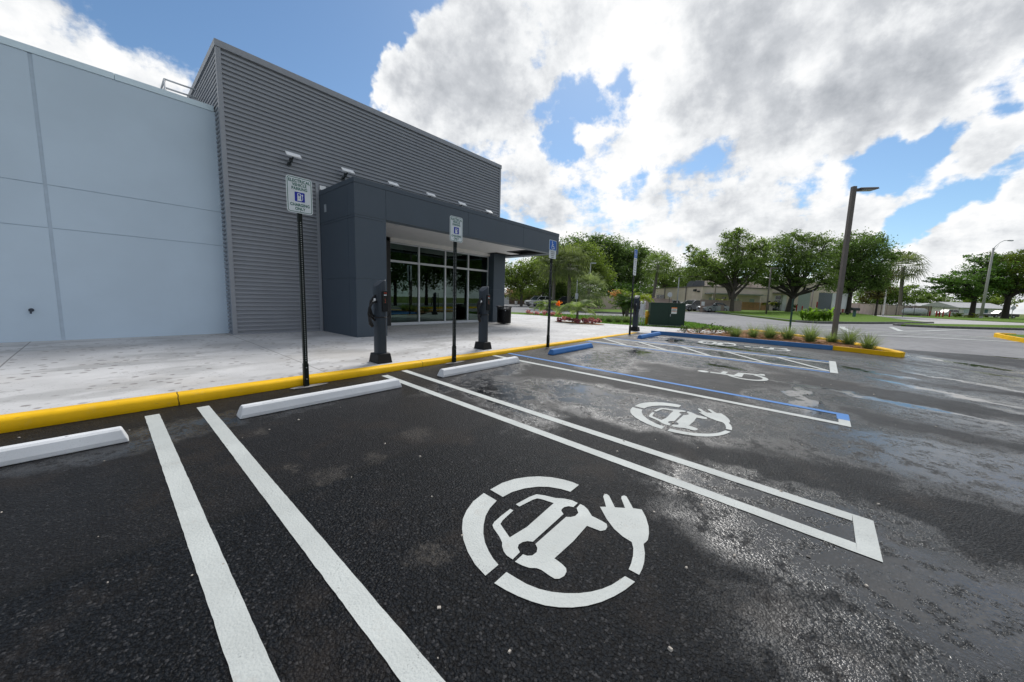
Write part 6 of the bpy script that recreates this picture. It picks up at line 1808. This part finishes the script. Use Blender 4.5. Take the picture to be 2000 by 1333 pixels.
# street light with curved arm, and far poles
r_ = pole('street_light', 'tall grey street light with curved arm before the spreading trees', 1915.5, 622, 70, 0.5, .30, M_CONCP, 'street light', .12)
Ht = 13.6
b = MB(M_CONCP); b.tube([(0, 0, .3), (0, 0, Ht*.5), (0, 0, Ht)], [.22, .19, .15], 12); b.build('column', parent=r_)
b = MB(M_ALUP); pts = [Vector((0, 0, Ht-.2)), VR*.35+Vector((0, 0, Ht+.35)), VR*1.0+Vector((0, 0, Ht+1.0)), VR*1.8+Vector((0, 0, Ht+1.45)), VR*2.6+Vector((0, 0, Ht+1.5))]; b.tube(pts, .055, 8); b.tube([Vector((0, 0, Ht-.7)), VR*.9+Vector((0, 0, Ht+.55))], .035, 6); ar = b.build('arm', parent=r_)
o = Vector((-VR.y, VR.x, 0)); Mh = Matrix(((VR.x, o.x, 0, VR.x*2.6), (VR.y, o.y, 0, VR.y*2.6), (0, 0, 1, Ht+1.45), (0, 0, 0, 1)))
MB(M_ALUP).box(0, .85, -.17, .17, -.08, .12, Mh, .06).build('lamp_head', parent=r_)
MB(M_ALUP).box(-.7, .0, -.03, .03, Ht-1.75, Ht-1.69, M_).build('bracket', parent=r_)
r_ = pole('utility_pole', 'dark leaning utility pole far beyond the houses', 1804, 600, 170, 8.5, .16, M_BARKD, 'pole', .2); MB(M_BARKD).box(-.1, .1, -.9, .9, 7.6, 7.8, M_).build('crossarm', parent=r_)
r_ = pole('street_light', 'tiny far street light beside the utility pole', 1797, 600, 170, 5.2, .12, M_BARKD, 'street light', .2); MB(M_ALUP).tube([Vector((0, 0, 5.0)), -VR*1.2+Vector((0, 0, 6.0)), -VR*2.2+Vector((0, 0, 6.2))], .06, 6).build('arm', parent=r_)
# overhead wire
tag(MB(M_SIGNBK).tube([at(1700, 545, 170), at(1804, 560, 170), at(1860, 575, 170)], .03, 4).build('overhead_wire'), 'thin overhead wire leading to the far utility pole', 'wire')

# ------------------------------------------------------------------ vehicles
M_TYRE = mat('tyre_rubber', (0.015, 0.015, 0.016), .8)
M_RIM = mat('alloy_rim', (0.35, 0.36, 0.37), .35, metal=.8)
M_CGLASS = mat('car_glass', (0.012, 0.015, 0.018), .12, spec=.35)
M_LAMPW = mat('headlight_glass', (.55, .57, .58), .15)
M_LAMPR = mat('tail_light_red', (.35, .02, .015), .25)
def vehicle(name, label, px, py, d, yaw, paint, kind='suv', zb=None, group=None):
    """nose towards +x of its own frame; yaw measured from the camera's right"""
    p = at(px, py, d); p.z = ground_z(p.x, p.y) if zb is None else zb
    base_yaw = math.atan2(VR.y, VR.x)
    r_ = thing(name, p, label, 'car' if kind != 'pickup' else 'pickup truck', group, base_yaw+yaw)
    if kind == 'sedan':
        L, W, hood, roof, prof = 4.6, 1.78, .92, 1.45, None
        low_ = [(-2.3, .35), (-2.25, .75), (-2.15, .95), (-1.5, 1.0), (1.0, .98), (1.9, .86), (2.25, .70), (2.3, .38), (2.1, .22), (-2.1, .22)]
        cab = [(-1.75, .99), (-1.05, 1.42), (.25, 1.45), (1.15, .97)]
    elif kind == 'pickup':
        L, W = 5.5, 1.95
        low_ = [(-2.75, .55), (-2.75, 1.10), (1.2, 1.12), (2.3, 1.08), (2.65, 1.0), (2.72, .55), (2.5, .40), (-2.6, .42)]
        cab = [(-.75, 1.11), (-.62, 1.80), (.55, 1.83), (1.25, 1.10)]
    else:
        L, W = 4.9, 1.92
        low_ = [(-2.42, .45), (-2.42, 1.02), (-2.3, 1.10), (1.0, 1.10), (1.95, 1.02), (2.35, .90), (2.42, .50), (2.25, .32), (-2.25, .32)]
        cab = [(-2.3, 1.09), (-2.0, 1.72), (.35, 1.78), (1.2, 1.09)]
    b = MB(paint)
    b.prism(low_, -W/2, W/2, 'y'); 
    # roof skin
    (x0, z0), (x1, z1), (x2, z2), (x3, z3) = cab
    t = .14
    R0 = [(x1, z1), (x2, z2), (x2-.02, z2-.06), (x1+.02, z1-.06)]
    b.prism(R0, -W/2+t, W/2-t, 'y')
    for s_ in (-1, 1):
        y0, y1 = s_*(W/2-.02), s_*(W/2-t)
        for (xa, za), (xb, zb_) in (((x0, z0), (x1, z1)), ((x3, z3), (x2, z2)), (((x0+x3)/2, z0), ((x1+x2)/2, (z1+z2)/2-.02))):
            b.tube([(xa, y0, za), (xb, y1, zb_)], .045, 5)
    b.build('body', parent=r_, bevel=.05)
    gl_ = MB(M_CGLASS); n0 = len(gl_.v); i_ = .02
    gl_.v += [Vector(q_) for q_ in ((x0+.03, -W/2+.05, z0-.03), (x3-.03, -W/2+.05, z3-.03), (x2-.02, -W/2+t+i_, z2-.05), (x1+.02, -W/2+t+i_, z1-.05), (x0+.03, W/2-.05, z0-.03), (x3-.03, W/2-.05, z3-.03), (x2-.02, W/2-t-i_, z2-.05), (x1+.02, W/2-t-i_, z1-.05))]
    for q_ in ((0, 1, 2, 3), (7, 6, 5, 4), (1, 5, 6, 2), (4, 0, 3, 7), (3, 2, 6, 7)):
        gl_.face([n0+i for i in q_])
    gl_.build('windows', parent=r_)
    for x in (-L*.30, L*.31):
        for s_ in (-1, 1):
            w_ = MB(M_TYRE); rr = .34 if kind == 'sedan' else .39
            w_.lathe([(rr*.62, -.11), (rr*.95, -.11), (rr, -.07), (rr, .07), (rr*.95, .11), (rr*.62, .11)], (0, 0, 0), 20)
            w_.v = [Vector((x+q_.x, s_*(W/2-.09)+q_.z, rr+q_.y)) for q_ in w_.v]
            wo_ = w_.build('wheel', parent=r_)
            m_ = MB(M_RIM); m_.lathe([(.05, .118), (rr*.62, .112), (rr*.62, .10)], (0, 0, 0), 14); m_.v = [Vector((x+q_.x, s_*(W/2-.09)+s_*q_.z, rr+q_.y)) for q_ in m_.v]; m_.build('rim', parent=wo_)
    hz_ = low_[5][1]-.14 if kind != 'suv' else .82
    xf = max(q_[0] for q_ in low_); xr = min(q_[0] for q_ in low_)
    for s_ in (-1, 1):
        MB(M_LAMPW).box(xf-.25, xf+.02, s_*W*.36-.2, s_*W*.36+.2, hz_-.10, hz_+.06).build('headlight', parent=r_)
        MB(M_LAMPR).box(xr-.02, xr+.08, s_*W*.40-.12, s_*W*.40+.12, .75, 1.0).build('tail_light', parent=r_)
        MB(paint).box(x3-.55, x3-.35, s_*(W/2+.10)-.09, s_*(W/2+.10)+.09, 1.08, 1.22).build('side_mirror', parent=r_)
    MB(mat('dark_grille', (.02, .02, .022), .5)).box(xf-.05, xf+.025, -W*.25, W*.25, .45, .68).build('grille', parent=r_)
    return r_
P_WHITE = mat('white_car_paint', (.66, .67, .68), .3, var=.02, coat=.6)
P_SILV = mat('silver_car_paint', (.30, .31, .33), .3, metal=.5, var=.03, coat=.6)
P_GREY = mat('blue_grey_car_paint', (.25, .28, .31), .3, metal=.4, var=.03, coat=.6)
P_BLACK = mat('black_car_paint', (.012, .013, .015), .2, var=.03, coat=.8)
PG2 = 'cars parked before the beige building'
vehicle('parked_suv', 'silver-grey suv parked behind the tan enclosure wall', 1352, 606, 57, rad(200), P_SILV, 'suv', .2, PG2)
vehicle('parked_car', 'small light sedan with its front showing past the curved wall', 1392, 610, 54, rad(196), P_GREY, 'sedan', .2, PG2)
vehicle('parked_suv', 'white suv whose roof shows above the green transformer', 1299, 606, 62, rad(190), P_WHITE, 'suv', .2, PG2)
vehicle('parked_car', 'white sedan between the white and silver suvs', 1330, 606, 66, rad(195), P_WHITE, 'sedan', .25, PG2)
vehicle('parked_pickup', 'white vehicle parked before the wooden fence', 1052, 599, 62, rad(215), P_WHITE, 'suv', .2)
vehicle('parked_car', 'dark car half hidden behind the young palms', 1104, 600, 56, rad(170), P_BLACK, 'suv', .2)
vehicle('parked_car', 'white suv parked behind the red bollards', 1848, 615, 96, rad(185), P_WHITE, 'suv', .12)
vehicle('parked_pickup', 'dark pickup with bright windscreen behind the yellowish spreading tree', 1953, 619, 84, rad(170), P_BLACK, 'pickup', .12)
